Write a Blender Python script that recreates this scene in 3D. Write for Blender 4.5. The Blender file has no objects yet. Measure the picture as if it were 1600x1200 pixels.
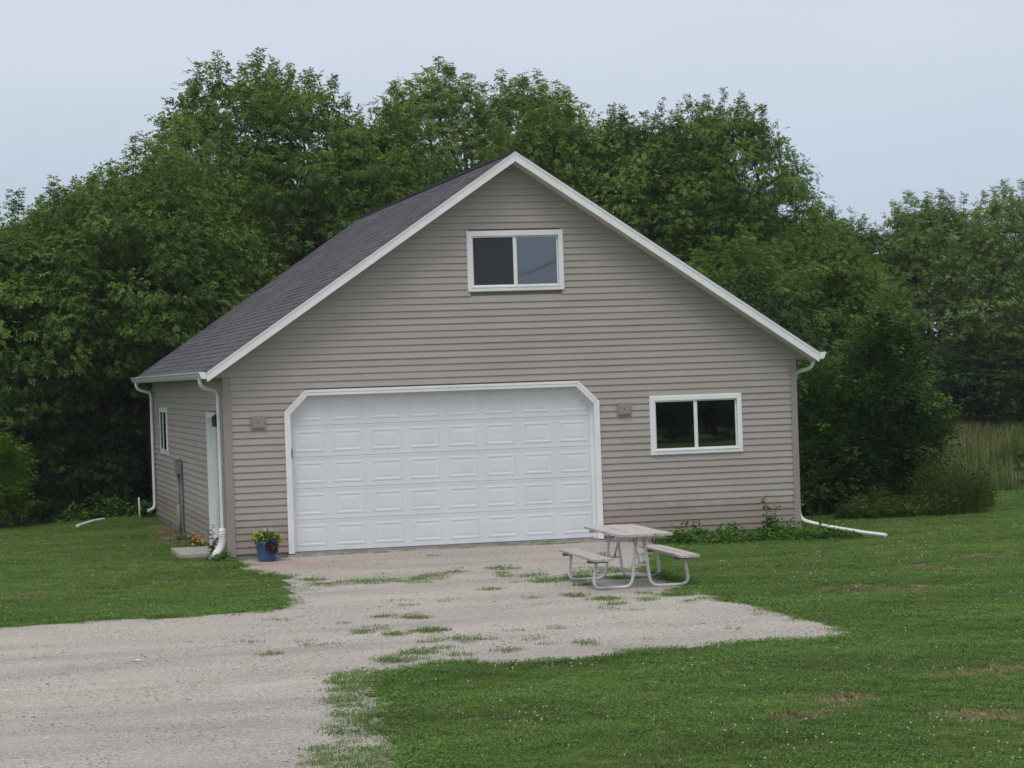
import bpy, math, random
import numpy as np
from mathutils import Matrix, Vector
random.seed(7)
RS = np.random.RandomState
scene = bpy.context.scene
C = scene.collection

# ------------------------------------------------------------------ camera, sky, sun, exposure
cam_d = bpy.data.cameras.new('camera'); cam = bpy.data.objects.new('camera', cam_d); C.objects.link(cam)
cam_d.sensor_width = 36.0; cam_d.lens = 85.15; cam_d.clip_end = 3000; cam_d.clip_start = 0.5
Rv = Vector((0.973542, -0.226063, -0.033345)); Uv = Vector((0.033273, -0.004132, 0.999438)); Fv = Vector((0.226074, 0.974104, -0.003499))
m = Matrix.Identity(4)
for i in range(3):
    m[i][0] = Rv[i]; m[i][1] = Uv[i]; m[i][2] = -Fv[i]
m[0][3], m[1][3], m[2][3] = -4.14087, -37.57148, 2.63428
cam.matrix_world = m
scene.camera = cam

SUN_EL, SUN_AZ = math.radians(62), math.radians(205)      # azimuth clockwise from +y: behind and left of the camera
world = bpy.data.worlds.new('World'); scene.world = world; world.use_nodes = True
nt = world.node_tree; N = nt.nodes; L = nt.links; N.clear()
wo = N.new('ShaderNodeOutputWorld'); bg = N.new('ShaderNodeBackground')
sky = N.new('ShaderNodeTexSky'); sky.sky_type = 'NISHITA'; sky.sun_disc = False
sky.sun_elevation = SUN_EL; sky.sun_rotation = SUN_AZ; sky.dust_density = 3; sky.air_density = 1.0
bg.inputs['Strength'].default_value = 0.1
tc = N.new('ShaderNodeTexCoord'); sep = N.new('ShaderNodeSeparateXYZ'); L.new(tc.outputs['Generated'], sep.inputs[0])
ramp = N.new('ShaderNodeValToRGB'); L.new(sep.outputs['Z'], ramp.inputs[0])
e = ramp.color_ramp.elements
e[0].position = 0.0; e[0].color = (4.9, 5.8, 7.2, 1); e[1].position = 0.13; e[1].color = (6.7, 7.4, 8.5, 1)
e2 = e.new(0.07); e2.color = (5.6, 6.5, 7.8, 1); e3 = e.new(0.6); e3.color = (8.0, 8.5, 9.3, 1)
nz = N.new('ShaderNodeTexNoise'); nz.inputs['Scale'].default_value = 2.2; nz.inputs['Detail'].default_value = 3; nz.inputs['Roughness'].default_value = .45
mp = N.new('ShaderNodeMapping'); mp.inputs['Scale'].default_value = (1, 1, 3.5); L.new(tc.outputs['Generated'], mp.inputs[0]); L.new(mp.outputs[0], nz.inputs[0])
mr = N.new('ShaderNodeMapRange'); mr.inputs['From Min'].default_value = .3; mr.inputs['From Max'].default_value = .7; mr.inputs['To Min'].default_value = .93; mr.inputs['To Max'].default_value = 1.07
L.new(nz.outputs[0], mr.inputs[0])
mul = N.new('ShaderNodeVectorMath'); mul.operation = 'SCALE'; L.new(ramp.outputs[0], mul.inputs[0]); L.new(mr.outputs[0], mul.inputs['Scale'])
mix = N.new('ShaderNodeMix'); mix.data_type = 'RGBA'; mix.inputs[0].default_value = 0.9
L.new(sky.outputs[0], mix.inputs[6]); L.new(mul.outputs[0], mix.inputs[7]); L.new(mix.outputs[2], bg.inputs['Color']); L.new(bg.outputs[0], wo.inputs[0])

sd = bpy.data.lights.new('sun', 'SUN'); sun = bpy.data.objects.new('sun', sd); C.objects.link(sun)
sd.energy = 1.5; sd.angle = math.radians(28); sd.color = (1.0, .97, .93)
dirv = Vector((math.sin(SUN_AZ)*math.cos(SUN_EL), math.cos(SUN_AZ)*math.cos(SUN_EL), math.sin(SUN_EL)))
sun.rotation_euler = dirv.to_track_quat('Z', 'Y').to_euler(); sun.location = (0, -20, 40)
scene.view_settings.view_transform = 'Standard'; scene.view_settings.look = 'None'
scene.view_settings.exposure = 0.0; scene.view_settings.gamma = 1.0; scene.view_settings.use_curve_mapping = False
scene.cycles.max_bounces = 8; scene.cycles.transparent_max_bounces = 12; scene.cycles.use_denoising = True

# ------------------------------------------------------------------ helpers
def props(o, label=None, cat=None, group=None, kind=None):
    if label: o['label'] = label
    if cat: o['category'] = cat
    if group: o['group'] = group
    if kind: o['kind'] = kind
    return o
def empty(name, loc=(0, 0, 0), rz=0, **k):
    o = bpy.data.objects.new(name, None); C.objects.link(o); o.location = loc; o.rotation_euler = (0, 0, rz)
    o.empty_display_size = .2
    return props(o, **k)
def link(name, me, parent=None, loc=None, **k):
    o = bpy.data.objects.new(name, me); C.objects.link(o)
    if parent: o.parent = parent
    if loc is not None: o.location = loc
    return props(o, **k)
class MB:
    def __init__(s): s.v = []; s.f = []; s.sm = []; s.at = []
    def add(s, vs, fs, smooth=False, a=0.0):
        n = len(s.v); s.v += [tuple(map(float, q)) for q in vs]; s.f += [tuple(i+n for i in q) for q in fs]; s.sm += [smooth]*len(fs); s.at += [a]*len(vs)
        return s
    def hexa(s, p, a=0.0):      # 8 points: bottom 4 ccw, top 4 ccw
        return s.add(p, [(3, 2, 1, 0), (4, 5, 6, 7), (0, 1, 5, 4), (1, 2, 6, 5), (2, 3, 7, 6), (3, 0, 4, 7)], a=a)
    def box(s, x0, x1, y0, y1, z0, z1, a=0.0):
        return s.hexa([(x0, y0, z0), (x1, y0, z0), (x1, y1, z0), (x0, y1, z0), (x0, y0, z1), (x1, y0, z1), (x1, y1, z1), (x0, y1, z1)], a)
    def tube(s, pts, r, n=8, cap=True, smooth=True, squash=None):
        pts = [Vector(p) for p in pts]; R = r if hasattr(r, '__len__') else [r]*len(pts)
        vs = []; fs = []; up = None
        for i, p in enumerate(pts):
            t = (pts[min(i+1, len(pts)-1)]-pts[max(i-1, 0)]).normalized()
            if up is None:
                up = Vector((0, 0, 1)) if abs(t.z) < .9 else Vector((0, 1, 0))
            a = t.cross(up); a.normalize(); b = a.cross(t).normalized(); up = b
            for k in range(n):
                th = 2*math.pi*(k+.5)/n
                q1 = q2 = 1
                if squash: q1, q2 = squash
                vs.append(p+a*math.cos(th)*R[i]*q1+b*math.sin(th)*R[i]*q2)
        for i in range(len(pts)-1):
            for k in range(n):
                fs.append((i*n+k, i*n+(k+1) % n, (i+1)*n+(k+1) % n, (i+1)*n+k))
        if cap: fs += [tuple(range(n-1, -1, -1)), tuple((len(pts)-1)*n+k for k in range(n))]
        return s.add(vs, fs, smooth)
    def lathe(s, prof, n=20, c=(0, 0, 0), smooth=True):
        vs = []; fs = []
        for (r, z) in prof:
            for k in range(n):
                th = 2*math.pi*k/n; vs.append((c[0]+r*math.cos(th), c[1]+r*math.sin(th), c[2]+z))
        for i in range(len(prof)-1):
            for k in range(n): fs.append((i*n+k, i*n+(k+1) % n, (i+1)*n+(k+1) % n, (i+1)*n+k))
        return s.add(vs, fs, smooth)
    def prism(s, poly, d, axis='y', o=0.0, a=0.0):   # 2D polygon (x,z) extruded along y from o to o+d  (axis 'x': (y,z))
        n = len(poly)
        f = (lambda u, w, t: (u, t, w)) if axis == 'y' else ((lambda u, w, t: (t, u, w)) if axis == 'x' else (lambda u, w, t: (u, w, t)))
        vs = [f(u, w, o) for u, w in poly]+[f(u, w, o+d) for u, w in poly]
        fs = [tuple(range(n)), tuple(range(2*n-1, n-1, -1))]+[(i, i+n, (i+1) % n+n, (i+1) % n) for i in range(n)]
        return s.add(vs, fs, a=a)
    def mesh(s, name, mat, fix=True):
        me = bpy.data.meshes.new(name); me.from_pydata(s.v, [], s.f)
        me.polygons.foreach_set('use_smooth', s.sm)
        at = me.attributes.new('tint', 'FLOAT', 'POINT'); at.data.foreach_set('value', s.at)
        if mat: me.materials.append(mat)
        me.update()
        if fix:
            import bmesh
            bm = bmesh.new(); bm.from_mesh(me); bmesh.ops.recalc_face_normals(bm, faces=bm.faces); bm.to_mesh(me); bm.free()
        return me
    def build(s, name, mat, parent=None, loc=None, fix=True, **k): return link(name, s.mesh(name, mat, fix), parent, loc, **k)
def np_mesh(name, V, F, mat, tint=None, smooth=False):     # F: (n,k) int
    me = bpy.data.meshes.new(name); nv = len(V); nf, k = F.shape
    me.vertices.add(nv); me.vertices.foreach_set('co', np.ascontiguousarray(V, dtype=np.float32).ravel())
    me.loops.add(nf*k); me.loops.foreach_set('vertex_index', np.ascontiguousarray(F, dtype=np.int32).ravel())
    me.polygons.add(nf); me.polygons.foreach_set('loop_start', np.arange(0, nf*k, k, dtype=np.int32))
    me.polygons.foreach_set('use_smooth', np.full(nf, smooth))
    if tint is not None:
        at = me.attributes.new('tint', 'FLOAT', 'POINT'); at.data.foreach_set('value', np.ascontiguousarray(tint, dtype=np.float32))
    if mat: me.materials.append(mat)
    me.update(calc_edges=True)
    return me
def nrm(a): return a/np.maximum(np.linalg.norm(a, axis=-1, keepdims=True), 1e-9)

# ------------------------------------------------------------------ materials
class Mat:
    def __init__(s, name, col=(.5, .5, .5), rough=.6, spec=.5, metal=0):
        s.m = bpy.data.materials.new(name); s.m.use_nodes = True; s.t = s.m.node_tree; s.n = s.t.nodes; s.l = s.t.links
        s.p = s.n['Principled BSDF']; s.o = s.n['Material Output']
        s.p.inputs['Base Color'].default_value = (*col, 1); s.p.inputs['Roughness'].default_value = rough
        s.p.inputs['Specular IOR Level'].default_value = spec; s.p.inputs['Metallic'].default_value = metal
    def node(s, t, **k):
        q = s.n.new(t)
        for a, b in k.items(): setattr(q, a, b)
        return q
    def coord(s, which='Object', scale=(1, 1, 1)):
        if which == 'World': g = s.node('ShaderNodeNewGeometry'); src = g.outputs['Position']
        else: src = s.node('ShaderNodeTexCoord').outputs[which]
        mp = s.node('ShaderNodeMapping'); mp.inputs['Scale'].default_value = scale; s.l.new(src, mp.inputs[0]); return mp.outputs[0]
    def noise(s, co, scale, detail=4, rough=.5):
        q = s.node('ShaderNodeTexNoise'); q.inputs['Scale'].default_value = scale; q.inputs['Detail'].default_value = detail; q.inputs['Roughness'].default_value = rough
        s.l.new(co, q.inputs['Vector']); return q.outputs[0]
    def ramp(s, fac, stops):
        q = s.node('ShaderNodeValToRGB'); s.l.new(fac, q.inputs[0]); e = q.color_ramp.elements
        while len(e) < len(stops): e.new(.5)
        for i, (p, c) in enumerate(stops):
            e[i].position = p; e[i].color = (*c, 1) if len(c) == 3 else c
        return q.outputs[0]
    def mix(s, fac, a, b, mode='MIX'):
        q = s.node('ShaderNodeMix', data_type='RGBA', blend_type=mode)
        for sock, val in ((0, fac), (6, a), (7, b)):
            if isinstance(val, (int, float)): q.inputs[sock].default_value = val
            elif isinstance(val, tuple): q.inputs[sock].default_value = (*val, 1)
            else: s.l.new(val, q.inputs[sock])
        return q.outputs[2]
    def attr(s, name='tint', typ='GEOMETRY'):
        q = s.node('ShaderNodeAttribute', attribute_name=name, attribute_type=typ); return q.outputs['Fac']
    def rnd(s): return s.node('ShaderNodeObjectInfo').outputs['Random']
    def math(s, op, a, b=0.0):
        q = s.node('ShaderNodeMath', operation=op)
        for i, val in enumerate((a, b)):
            if isinstance(val, (int, float)): q.inputs[i].default_value = val
            else: s.l.new(val, q.inputs[i])
        return q.outputs[0]
    def color(s, out): s.l.new(out, s.p.inputs['Base Color']); return s
    def bump(s, h, strength=.3, dist=.01):
        q = s.node('ShaderNodeBump'); q.inputs['Strength'].default_value = strength; q.inputs['Distance'].default_value = dist
        s.l.new(h, q.inputs['Height']); s.l.new(q.outputs[0], s.p.inputs['Normal']); return s

def leaf_mat(name, c0, c1, c2, trans=.35, spec=.25, var=.35):
    M = Mat(name, rough=.5, spec=spec)
    col = M.ramp(M.attr(), [(0, c0), (.55, c1), (1, c2)])
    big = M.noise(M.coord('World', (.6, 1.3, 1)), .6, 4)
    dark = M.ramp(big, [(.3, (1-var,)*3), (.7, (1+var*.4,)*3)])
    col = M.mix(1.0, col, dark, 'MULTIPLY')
    tr = M.node('ShaderNodeBsdfTranslucent'); mx = M.node('ShaderNodeMixShader'); mx.inputs[0].default_value = trans
    M.color(col)
    br = M.mix(1.0, col, (1.15, 1.3, .6), 'MULTIPLY'); M.l.new(br, tr.inputs[0])
    M.l.new(M.p.outputs[0], mx.inputs[1]); M.l.new(tr.outputs[0], mx.inputs[2]); M.l.new(mx.outputs[0], M.o.inputs[0])
    return M.m
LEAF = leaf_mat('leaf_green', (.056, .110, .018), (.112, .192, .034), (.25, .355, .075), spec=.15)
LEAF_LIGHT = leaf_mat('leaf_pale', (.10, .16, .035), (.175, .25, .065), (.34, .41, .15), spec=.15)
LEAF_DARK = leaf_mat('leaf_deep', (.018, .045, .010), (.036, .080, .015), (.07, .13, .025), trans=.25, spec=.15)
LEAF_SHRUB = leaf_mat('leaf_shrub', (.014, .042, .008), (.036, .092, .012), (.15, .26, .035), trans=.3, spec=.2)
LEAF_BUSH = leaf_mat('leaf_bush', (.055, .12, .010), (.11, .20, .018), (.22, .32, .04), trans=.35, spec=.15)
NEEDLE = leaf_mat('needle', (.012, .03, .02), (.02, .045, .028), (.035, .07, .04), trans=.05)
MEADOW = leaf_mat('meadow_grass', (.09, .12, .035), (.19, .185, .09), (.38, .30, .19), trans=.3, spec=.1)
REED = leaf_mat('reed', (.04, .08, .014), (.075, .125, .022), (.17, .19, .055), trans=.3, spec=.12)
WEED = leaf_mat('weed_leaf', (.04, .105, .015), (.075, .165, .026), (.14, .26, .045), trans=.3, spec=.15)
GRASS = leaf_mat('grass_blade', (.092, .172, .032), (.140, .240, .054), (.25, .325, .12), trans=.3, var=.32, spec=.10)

M = Mat('bark', rough=.9); M.color(M.ramp(M.noise(M.coord('Object', (6, 6, 1.2)), 3, 6, .65), [(.3, (.035, .03, .025)), (.7, (.12, .10, .085))])); M.bump(M.noise(M.coord('Object', (8, 8, 1.5)), 4, 5), .6, .03); BARK = M.m
M = Mat('dead_bark', rough=.9); M.color(M.ramp(M.noise(M.coord(), 4, 4), [(.3, (.05, .045, .035)), (.7, (.11, .10, .085))])); DEADBARK = M.m
# vinyl siding: one colour with faint fading and grime streaks
M = Mat('vinyl_siding', rough=.55, spec=.35)
n1 = M.noise(M.coord('World', (.5, .5, 1.3)), 1.6, 5, .6); n2 = M.noise(M.coord('World', (2, 2, 60)), 6, 3)
c = M.ramp(n1, [(.3, (.360, .319, .284)), (.7, (.406, .363, .326))]); c = M.mix(.25, c, M.ramp(n2, [(.3, (.28, .245, .22)), (.7, (.36, .32, .29))]))
c = M.mix(1.0, c, M.ramp(M.rnd(), [(0, (.965, .965, .965)), (1, (1.03, 1.03, 1.03))]), 'MULTIPLY')
sz_ = M.node('ShaderNodeSeparateXYZ'); M.l.new(M.node('ShaderNodeNewGeometry').outputs['Position'], sz_.inputs[0]); zf = M.math('ADD', sz_.outputs['Z'], M.math('MULTIPLY', M.noise(M.coord('World'), 4, 6, .75), -.7))
c = M.mix(M.ramp(zf, [(.0, (.55, .55, .55)), (.22, (0, 0, 0))]), c, (.23, .175, .13))
M.color(c); M.bump(n2, .12, .002); SIDING = M.m
M = Mat('siding_trim', (.28, .24, .21), .5, .35); M.color(M.ramp(M.noise(M.coord('World'), 2, 4), [(.3, (.275, .233, .206)), (.7, (.315, .27, .24))])); POSTM = M.m
def white(name, a, b, rough=.4):
    M = Mat(name, rough=rough, spec=.4); n = M.noise(M.coord('World', (1, 1, .6)), 2.5, 6, .65); M.color(M.ramp(n, [(.25, a), (.6, b)])); return M.m
WHITE = white('white_aluminium', (.70, .70, .69), (.80, .80, .80), .35)
DOORW = white('garage_door_white', (.64, .66, .685), (.70, .715, .74), .42)
VINYLW = white('white_vinyl', (.70, .70, .69), (.80, .80, .80), .35)
PIPEW = white('white_pipe', (.62, .62, .60), (.80, .80, .79), .45)
GUTW = white('gutter_white', (.46, .48, .47), (.64, .65, .64), .4)
M = Mat('soffit', rough=.5); w = M.node('ShaderNodeTexVoronoi', feature='F1'); w.inputs['Scale'].default_value = 9; w.inputs['Randomness'].default_value = .15
M.l.new(M.coord('World'), w.inputs['Vector']); M.color(M.ramp(w.outputs['Distance'], [(.10, (.12, .11, .10)), (.16, (.62, .60, .57))])); SOFFIT = M.m
# shingles
M = Mat('shingle', rough=.92, spec=.2)
gr = M.noise(M.coord('World'), 160, 2); bl = M.noise(M.coord('World', (1, .35, 1)), 1.1, 4)
c = M.ramp(M.attr(), [(0, (.058, .053, .062)), (.5, (.090, .083, .094)), (1, (.135, .123, .130))])
c = M.mix(.35, c, M.ramp(gr, [(.3, (.04, .037, .042)), (.7, (.18, .165, .175))])); c = M.mix(1.0, c, M.ramp(bl, [(.3, (.85, .85, .87)), (.7, (1.12, 1.1, 1.1))]), 'MULTIPLY')
M.color(c); M.bump(gr, .5, .004); SHINGLE = M.m
M = Mat('ridge_shingle', (.03, .03, .034), .9, .2); RIDGE = M.m
M = Mat('foundation_block', rough=.9); M.color(M.ramp(M.noise(M.coord('World'), 5, 6, .7), [(.3, (.17, .165, .155)), (.7, (.33, .32, .30))])); M.bump(M.noise(M.coord('World'), 60, 3), .5, .006); CONC = M.m
M = Mat('concrete_slab', rough=.9); M.color(M.ramp(M.noise(M.coord('World'), 4, 6, .7), [(.3, (.26, .23, .20)), (.7, (.42, .38, .34))])); M.bump(M.noise(M.coord('World'), 50, 3), .4, .005); SLAB = M.m
M = Mat('interior_board', (.16, .14, .12), .9); INSIDE = M.m
M = Mat('insect_screen', (.035, .037, .043), .8, .2); SCREEN = M.m
M = Mat('rubber_seal', (.045, .045, .048), .8); SEAL = M.m
M = Mat('meter_grey', (.20, .205, .21), .6, .4); M.color(M.ramp(M.noise(M.coord('World'), 8, 4), [(.3, (.17, .175, .18)), (.7, (.25, .255, .26))])); METER = M.m
M = Mat('dark_metal', (.03, .03, .03), .5); DARKM = M.m
M = Mat('brass', (.5, .38, .15), .3, metal=1); BRASS = M.m
# glass
def glass(name, refl):
    M = Mat(name); M.n.remove(M.p); g = M.node('ShaderNodeBsdfGlossy'); g.inputs['Roughness'].default_value = .02; g.inputs['Color'].default_value = (.92, .96, 1, 1)
    t = M.node('ShaderNodeBsdfTransparent'); t.inputs[0].default_value = (.62, .66, .66, 1); fr = M.node('ShaderNodeFresnel'); fr.inputs['IOR'].default_value = refl
    x = M.node('ShaderNodeMixShader'); M.l.new(fr.outputs[0], x.inputs[0]); M.l.new(t.outputs[0], x.inputs[1]); M.l.new(g.outputs[0], x.inputs[2]); M.l.new(x.outputs[0], M.o.inputs[0]); return M.m
GLASS = glass('window_glass', 2.3)
# weathered picnic boards
M = Mat('weathered_wood', rough=.85, spec=.2)
gn = M.noise(M.coord('Object', (14, .9, 14)), 5, 6, .65); st = M.noise(M.coord('Object', (2, 1.2, 2)), 2.4, 5, .6)
c = M.ramp(gn, [(.25, (.24, .21, .19)), (.5, (.46, .42, .395)), (.75, (.64, .61, .58))]); c = M.mix(M.ramp(st, [(.52, (0, 0, 0)), (.7, (.5, .5, .5))]), c, (.30, .22, .18))
c = M.mix(1.0, c, M.ramp(M.rnd(), [(0, (.88, .86, .86)), (1, (1.1, 1.1, 1.1))]), 'MULTIPLY')
M.color(c); M.bump(gn, .6, .004); WOOD = M.m
M = Mat('wood_side', rough=.9); M.color(M.ramp(M.noise(M.coord('Object', (14, 1, 14)), 5, 5), [(.3, (.10, .07, .06)), (.7, (.24, .18, .15))])); WOODD = M.m
M = Mat('galvanised_pipe', rough=.45, spec=.5, metal=.0); M.color(M.ramp(M.noise(M.coord('World'), 7, 6, .7), [(.3, (.50, .50, .50)), (.65, (.72, .72, .72))])); GALV = M.m
M = Mat('blue_pot', rough=.4, spec=.5); M.color(M.ramp(M.noise(M.coord('Object'), 7, 4), [(.3, (.030, .075, .20)), (.7, (.05, .12, .29))])); BLUE = M.m
def flat(name, col, rough=.6): return Mat(name, col, rough, .3).m
YEL = flat('yellow_petal', (.50, .42, .07)); ORG = flat('orange_petal', (.70, .20, .015)); PUR = flat('plum_leaf', (.05, .032, .038)); CLOV = flat('clover_white', (.50, .50, .44)); PALE = flat('pale_petal', (.5, .52, .38))
SOIL = Mat('potting_soil', (.03, .022, .015), .95).m; RED = flat('red_leaf', (.16, .03, .03)); STAKE = flat('white_stake', (.6, .6, .56)); BROWNSTEM = flat('stem_green', (.05, .085, .025))
WIREM = flat('wire_black', (.02, .02, .02)); POLEM = BARK

# ground colours
M = Mat('lawn_soil', rough=.95, spec=.1)
co = M.coord('World'); a = M.noise(co, .35, 4); b = M.noise(co, 9, 5, .7)
c = M.ramp(b, [(.3, (.06, .09, .022)), (.7, (.12, .165, .045))]); c = M.mix(M.ramp(a, [(.5, (0, 0, 0)), (.75, (.35, .35, .35))]), c, (.09, .085, .035)); M.color(c); M.bump(b, .6, .03); LAWN = M.m
M = Mat('gravel_drive', rough=.95, spec=.15)
co = M.coord('World')
v = M.node('ShaderNodeTexVoronoi', feature='F1'); v.inputs['Scale'].default_value = 62; M.l.new(co, v.inputs['Vector'])
v2 = M.node('ShaderNodeTexVoronoi', feature='F1'); v2.inputs['Scale'].default_value = 90; M.l.new(co, v2.inputs['Vector'])
sepc = M.node('ShaderNodeSeparateColor'); M.l.new(v.outputs['Color'], sepc.inputs[0])
stone = M.ramp(sepc.outputs[0], [(0, (.22, .195, .175)), (.35, (.32, .282, .254)), (.7, (.39, .346, .315)), (1, (.50, .46, .43))])
sep2 = M.node('ShaderNodeSeparateColor'); M.l.new(v2.outputs['Color'], sep2.inputs[0])
fine = M.ramp(sep2.outputs[0], [(0, (.18, .16, .145)), (.5, (.38, .335, .305)), (1, (.58, .53, .49))])
c = M.mix(.5, stone, fine)
# wheel tracks: long soft streaks that run across the drive
ln = M.noise(M.coord('World', (.16, .75, 1)), 1.5, 5, .55); c = M.mix(1.0, c, M.ramp(ln, [(.32, (.84, .83, .83)), (.5, (1, .99, .98)), (.7, (1.12, 1.09, 1.06))]), 'MULTIPLY')
pt = M.noise(co, .8, 6, .65); c = M.mix(M.ramp(pt, [(.55, (0, 0, 0)), (.72, (.35, .35, .35))]), c, (.36, .30, .25))
c = M.mix(1.0, c, (1.03, 1.04, 1.02), 'MULTIPLY'); wn = M.noise(co, 3.5, 6, .7); wn2 = M.noise(co, 14, 4, .7)
def stain(c, x0, y0, rx, ry, rot, col, amt):
    g = M.node('ShaderNodeMapping', vector_type='TEXTURE'); g.inputs['Location'].default_value = (x0, y0, 0); g.inputs['Rotation'].default_value = (0, 0, rot); g.inputs['Scale'].default_value = (rx, ry, 1e3)
    M.l.new(M.node('ShaderNodeNewGeometry').outputs['Position'], g.inputs[0]); ln_ = M.node('ShaderNodeVectorMath', operation='LENGTH'); M.l.new(g.outputs[0], ln_.inputs[0])
    d = M.math('ADD', ln_.outputs['Value'], M.math('MULTIPLY', M.math('SUBTRACT', wn, .5), 1.6)); d = M.math('ADD', d, M.math('MULTIPLY', M.math('SUBTRACT', wn2, .5), 1.2))
    return M.mix(M.ramp(d, [(.25, (amt,)*3), (1.0, (0, 0, 0))]), c, col)
for (x0_, y0_, rx_, ry_, ro_) in ((-3.0, -15.05, 1.3, .22, .02), (-1.2, -15.55, .8, .22, .5), (-.1, -12.1, 1.3, .2, .6), (1.4, -7.6, 2.4, .8, .05), (-4.4, -11.5, 2.0, .35, .05)): c = stain(c, x0_, y0_, rx_, ry_, ro_, (.48, .43, .375), .5)
for (x0_, y0_, rx_, ry_, ro_) in ((1.0, -1.9, 1.2, .9, -.2), (.5, -1.0, .6, .5, 0), (3.4, -.2, 3.2, .16, 0)): c = stain(c, x0_, y0_, rx_, ry_, ro_, (.37, .245, .175), .6)
M.color(c); M.bump(v.outputs['Distance'], .5, .008); DRIVE = M.m
M = Mat('stone_chip', rough=.9, spec=.2); M.color(M.ramp(M.rnd(), [(0, (.29, .258, .235)), (.3, (.36, .32, .292)), (.6, (.43, .385, .35)), (.85, (.42, .33, .28)), (1, (.68, .65, .62))])); CHIP = M.m
M = Mat('dry_clipping', rough=.9, spec=.1); M.color(M.ramp(M.rnd(), [(0, (.17, .125, .065)), (.5, (.27, .20, .12)), (1, (.38, .30, .19))])); DRY = M.m

# thin summer haze: one closed box of even air round camera, ground and trees
hz = MB(); hz.box(-1000, 1000, -600, 1400, -3.2, 13.2); hzm = bpy.data.materials.new('haze_air'); hzm.use_nodes = True; hn = hzm.node_tree.nodes; hn.clear()
ho = hn.new('ShaderNodeOutputMaterial'); hv = hn.new('ShaderNodeVolumePrincipled'); hv.inputs['Color'].default_value = (.92, .95, 1.0, 1); hv.inputs['Density'].default_value = .0003; hv.inputs['Anisotropy'].default_value = .2
hzm.node_tree.links.new(hv.outputs[0], ho.inputs['Volume']); hz.build('haze', hzm, kind='stuff')

# ------------------------------------------------------------------ ground form
def hgt(x, y):
    x = np.asarray(x, float); y = np.asarray(y, float)
    h = -.105+.038*np.clip((y+3)/3, 0, 1)*np.clip(1-np.abs(x-3.4)/3.6+.25, 0, 1)*np.clip((6-y)/5, 0, 1)-.05*np.clip((x-5.8)/1.5, 0, 1)*np.clip((y+3)/3, 0, 1)*np.clip(1-(x-9)/2, 0, 1)
    h = h+.018*np.sin(x*.7+1.3)*np.sin(y*.35)*np.clip((np.abs(x-2)-3)/3, 0, 1)
    # lawn falls away at the wood's edge, left and behind the garage
    h = h-1.3*np.clip((y-14.6-.7*np.clip(x, -4, 0))/7, 0, 1)**1.3*np.clip((11.5-x)/1.5, 0, 1)
    h = h-.25*np.clip((y-3.5)/4, 0, 1)*np.clip((x-9.6)/1.2, 0, 1)*np.clip((15.5-x)/2, 0, 1)
    h = h+.4*np.clip((y-14)/24, 0, 1)*np.clip((x-16)/4, 0, 1)
    return h
def H(x, y): return float(hgt(x, y))
xs = np.unique(np.concatenate([np.arange(-14, 34, .4), -14-np.geomspace(.6, 900, 26), 34+np.geomspace(.6, 900, 26)]))
ys = np.unique(np.concatenate([np.arange(-30, 52, .4), -30-np.geomspace(.6, 500, 22), 52+np.geomspace(.6, 1200, 26)]))
X, Y = np.meshgrid(xs, ys); V = np.stack([X.ravel(), Y.ravel(), hgt(X, Y).ravel()], 1)
nx = len(xs); I = np.arange(len(ys)-1)[:, None]*nx+np.arange(nx-1)[None]; I = I.ravel(); Fq = np.stack([I, I+1, I+1+nx, I+nx], 1)
link('ground', np_mesh('ground', V, Fq, LAWN, smooth=True), kind='structure')

POLY = np.array([(-.02, -.0), (.0, -.72), (-.04, -2.0), (.1, -2.9), (.28, -3.3), (.3, -3.95), (.12, -5.0), (-.05, -6.2), (-.2, -7.3), (-.23, -7.9), (-.4, -8.25), (-1.0, -8.5), (-1.6, -8.6),
    (-2.55, -8.62), (-3.66, -8.67), (-5.1, -8.83), (-9, -9.2), (-30, -10.5), (-30, -31), (-2.3, -31), (-1.9, -27), (-1.5, -23.3), (-1.1, -20.9), (-.85, -19.4), (-.72, -18.2), (-.6, -17.2), (-.45, -16.3),
    (-.2, -15.4), (.1, -14.93), (.45, -14.77), (.8, -15.25), (1.21, -15.48), (1.76, -15.27), (2.33, -14.82), (2.75, -14.86), (3.66, -14.78), (4.5, -14.85), (4.74, -14.3), (4.9, -13.3), (4.82, -12.1),
    (4.8, -10.34), (4.88, -8.9), (4.95, -7.6), (5.0, -6.2), (5.2, -5.0), (5.7, -4.2), (5.9, -3.2), (6.3, -2.2), (6.6, -1.2), (7.0, -.6), (7.05, 0)])
def wob(P, step=.09, amp=.085, seed=3):
    out = []; r = RS(seed)
    for i in range(len(P)):
        a, b = P[i], P[(i+1) % len(P)]; d = np.linalg.norm(b-a); n = max(1, int(d/step)); n = min(n, 120)
        for k in range(n): out.append(a+(b-a)*k/n)
    out = np.array(out); s = np.arange(len(out))
    w = sum(np.sin(s*f+p)*g for f, p, g in ((.21, 1, .5), (.47, 2, .35), (1.13, .5, .3)))
    return out+amp*np.stack([w, np.roll(w, 17)], 1)+r.normal(0, amp*.25, out.shape)
POLYW = wob(POLY)
POLYW[:, 1] = np.minimum(POLYW[:, 1], -.0)
def inside(P, x, y):
    c = np.zeros(x.shape, bool); j = len(P)-1
    for i in range(len(P)):
        xi, yi = P[i]; xj, yj = P[j]
        if yi != yj: c ^= ((yi > y) != (yj > y)) & (x < (xj-xi)*(y-yi)/(yj-yi)+xi)
        j = i
    return c
def pdist(P, x, y):
    d = np.full(x.shape, 1e9)
    for i in range(len(P)):
        a = P[i]; b = P[(i+1) % len(P)]; ab = b-a; t = np.clip(((x-a[0])*ab[0]+(y-a[1])*ab[1])/max(ab@ab, 1e-9), 0, 1)
        d = np.minimum(d, np.hypot(x-a[0]-t*ab[0], y-a[1]-t*ab[1]))
    return d
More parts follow.
